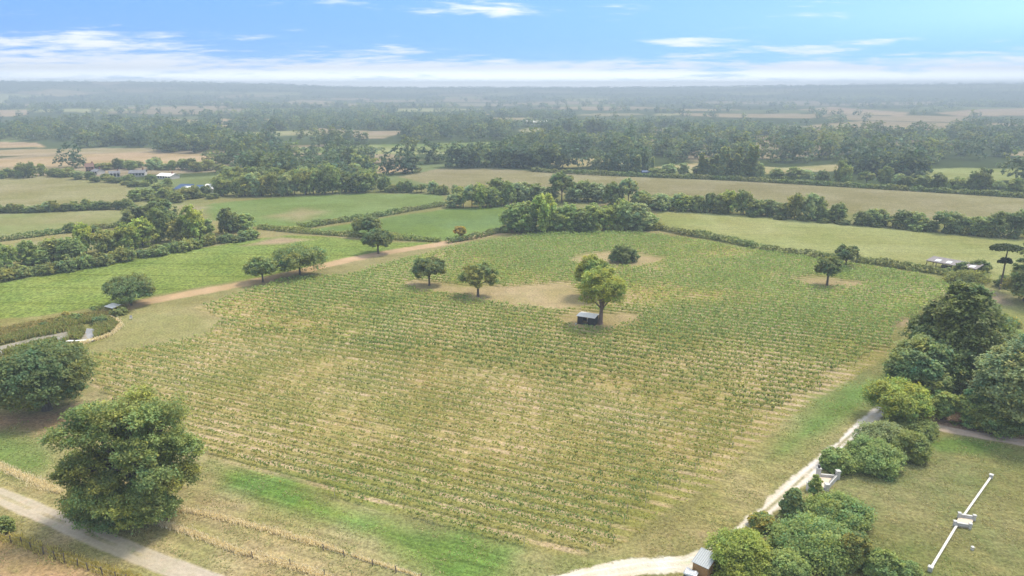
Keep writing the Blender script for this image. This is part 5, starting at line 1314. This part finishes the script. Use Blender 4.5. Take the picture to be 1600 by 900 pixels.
def house(label, px, py, w_px, h_px, d, rz, wall, roof, name='house', wins=3, chimney=True, storeys=2):
    x, y = G(px, py); s = mpp(px, py); L = w_px * s; H = h_px * s * .62; RH = h_px * s * .38
    r = empty(name, (x, y, float(far_height(np.array([x]), np.array([y]))[0])), rz); hw = L / 2
    w = MB(); w.box(-hw, hw, 0, d, 0, H)
    for sx in (-hw, hw):
        w.add([(sx, 0, H + .002), (sx, d, H + .002), (sx, d / 2, H + RH)], [(0, 1, 2) if sx > 0 else (2, 1, 0)])
    w.build('wall', wall, r)
    rf = MB(); e = .35
    sheet(rf, [(-hw - e, -e, H + .02), (hw + e, -e, H + .02), (hw + e, d / 2, H + RH + .15), (-hw - e, d / 2, H + RH + .15)], .12)
    sheet(rf, [(-hw - e, d / 2 + .004, H + RH + .15), (hw + e, d / 2 + .004, H + RH + .15), (hw + e, d + e, H + .02), (-hw - e, d + e, H + .02)], .12)
    ro = rf.build('roof', roof, r)
    if chimney:
        c = MB(); c.box(hw * .6, hw * .6 + .7, d / 2 - .35, d / 2 + .35, H + RH * .7, H + RH + 1.1); c.build('chimney', M_BRICK, ro)
    for st in range(storeys):
        for k in range(wins):
            wx = -hw + L * (k + .5) / wins; z = H * (.18 + .5 * st) if storeys > 1 else H * .35
            m = MB(); m.box(wx - .55, wx + .55, -.03, -.004, z, z + 1.1); m.build('window', M_GLASS, r)
    tag(r, label, 'house' if name == 'house' else name.replace('_', ' '))
house('red brick house with a brown roof at the left end of the hamlet', 141, 269, 11, 13, 7, .5, M_BRICK, M_TILE)
house('white gabled cottage below the red brick house of the hamlet', 147, 273, 12, 8, 6, -.3, M_RENDER, M_SLATE, storeys=1)
house('white house with red end wall among the hamlet trees', 180, 277, 14, 9, 7, .55, M_RENDER, M_SLATE)
house('small brick house behind the hamlet trees', 193, 262, 9, 9, 6, .3, M_BRICK, M_TILE)
house('long grey roofed bungalow in the middle of the hamlet', 214, 276, 22, 9, 8, .3, M_RENDER, M_SLATE, wins=5, storeys=1)
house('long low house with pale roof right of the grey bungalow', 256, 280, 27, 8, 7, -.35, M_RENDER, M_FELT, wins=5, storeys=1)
house('pale rendered house with dark roof at the right end of the hamlet', 303, 266, 13, 8, 7, -.1, M_RENDER, M_TILE)
house('white house far away at the left edge among dark trees', 43, 216, 10, 5, 8, 0, M_RENDER, M_SLATE, storeys=1)
house('tiny white house in the far hazy woods on the left', 133, 204, 7, 6, 8, 0, M_RENDER, M_SLATE)
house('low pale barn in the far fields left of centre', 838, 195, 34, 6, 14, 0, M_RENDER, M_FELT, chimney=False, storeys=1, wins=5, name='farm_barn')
house('red roofed far farmhouse in the right-hand woods', 1436, 227, 24, 7, 9, .1, M_BRICK, M_TILE, wins=4)
house('white farmhouse right of the blue roofed sheds far away', 425, 256, 12, 7, 7, 0, M_RENDER, M_SLATE)
house('brown roofed far house in the trees right of the dark wood', 596, 187, 10, 6, 9, 0, M_BRICK, M_TILE)
rg = random.Random(91)
for i, (px, py, w, h, tn, lab) in enumerate([(166, 281, 16, 11, 'dark green', 'dark bush in front of the white house with the red end wall'), (203, 284, 18, 13, 'mid green', 'round bush at the left end of the grey bungalow'), (236, 287, 20, 16, 'dark green', 'dark round tree between the grey bungalow and the pale roofed house'),
        (262, 291, 18, 14, 'mid green', 'round tree in front of the long pale roofed house'), (322, 306, 20, 18, 'dark green', 'dark tree at the right of the blue roofed sheds'), (278, 306, 14, 10, 'bronze green', 'bronze bush at the left of the blue roofed sheds')]):
    place('garden_tree', px, py, w, h, 0, tn, lab, None, rg, 'tree')
def blue_sheds():
    x, y = G(297, 302); s = mpp(297, 302)
    q = .72
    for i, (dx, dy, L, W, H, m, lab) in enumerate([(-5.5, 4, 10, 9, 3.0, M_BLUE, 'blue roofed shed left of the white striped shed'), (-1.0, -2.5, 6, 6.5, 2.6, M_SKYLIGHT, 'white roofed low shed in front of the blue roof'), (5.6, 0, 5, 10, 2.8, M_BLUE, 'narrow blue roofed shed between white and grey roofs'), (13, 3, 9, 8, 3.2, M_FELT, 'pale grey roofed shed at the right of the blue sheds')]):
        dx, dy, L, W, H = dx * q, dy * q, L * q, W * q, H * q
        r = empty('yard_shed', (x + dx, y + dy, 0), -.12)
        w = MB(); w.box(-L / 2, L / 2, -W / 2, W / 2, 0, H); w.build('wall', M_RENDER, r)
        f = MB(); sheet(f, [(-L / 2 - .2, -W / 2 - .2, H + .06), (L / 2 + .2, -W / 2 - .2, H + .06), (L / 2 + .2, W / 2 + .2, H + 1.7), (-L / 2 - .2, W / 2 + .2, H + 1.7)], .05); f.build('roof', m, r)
        b = MB(); b.add([(-L / 2, W / 2, H), (L / 2, W / 2, H), (L / 2, W / 2, H + 1.6), (-L / 2, W / 2, H + 1.6)], [(0, 1, 2, 3)]); b.build('back_wall', M_RENDER, r)
        d = MB(); d.box(-.9, .9, -W / 2 - .03, -W / 2 - .004, 0, 2.1); d.build('door', M_STEEL, r)
        tag(r, lab, 'shed')
blue_sheds()
x, y = G(1015, 274); s = MB(); s.box(-5, 5, -2, 2, 0, 2.2); s.add([(-5, -2, 2.2), (5, -2, 2.2), (5, 2, 2.2), (-5, 2, 2.2), (-5, 0, 3.0), (5, 0, 3.0)], [(0, 1, 5, 4), (2, 3, 4, 5), (0, 4, 3), (1, 2, 5)])
o = s.build('polytunnel', M_BLUE); o.location = (x, y, 0); tag(o, 'blue covered stack at the foot of the hedge left of the poplars', 'stack')
# bare dead tree behind the hamlet
x, y = G(325, 262); sc = mpp(325, 262); d = MB(); rg = rngs(3); H = 18 * sc
d.tube([(0, 0, 0), (0, 0, H * .5), (.2, 0, H)], [.45, .35, .1], 6)
for k in range(12):
    a = rg.uniform(0, 6.28); z = rg.uniform(.35, .85) * H; l = rg.uniform(.15, .35) * H
    d.tube([(0, 0, z), (l * .6 * cos(a), l * .6 * sin(a), z + l * .6), (l * cos(a), l * sin(a), z + l * 1.1)], [.2, .12, .04], 4)
o = d.build('dead_tree', M_POST); o.location = (x, y, 0); tag(o, 'bare dead tree standing against the pale field behind the hamlet', 'tree')
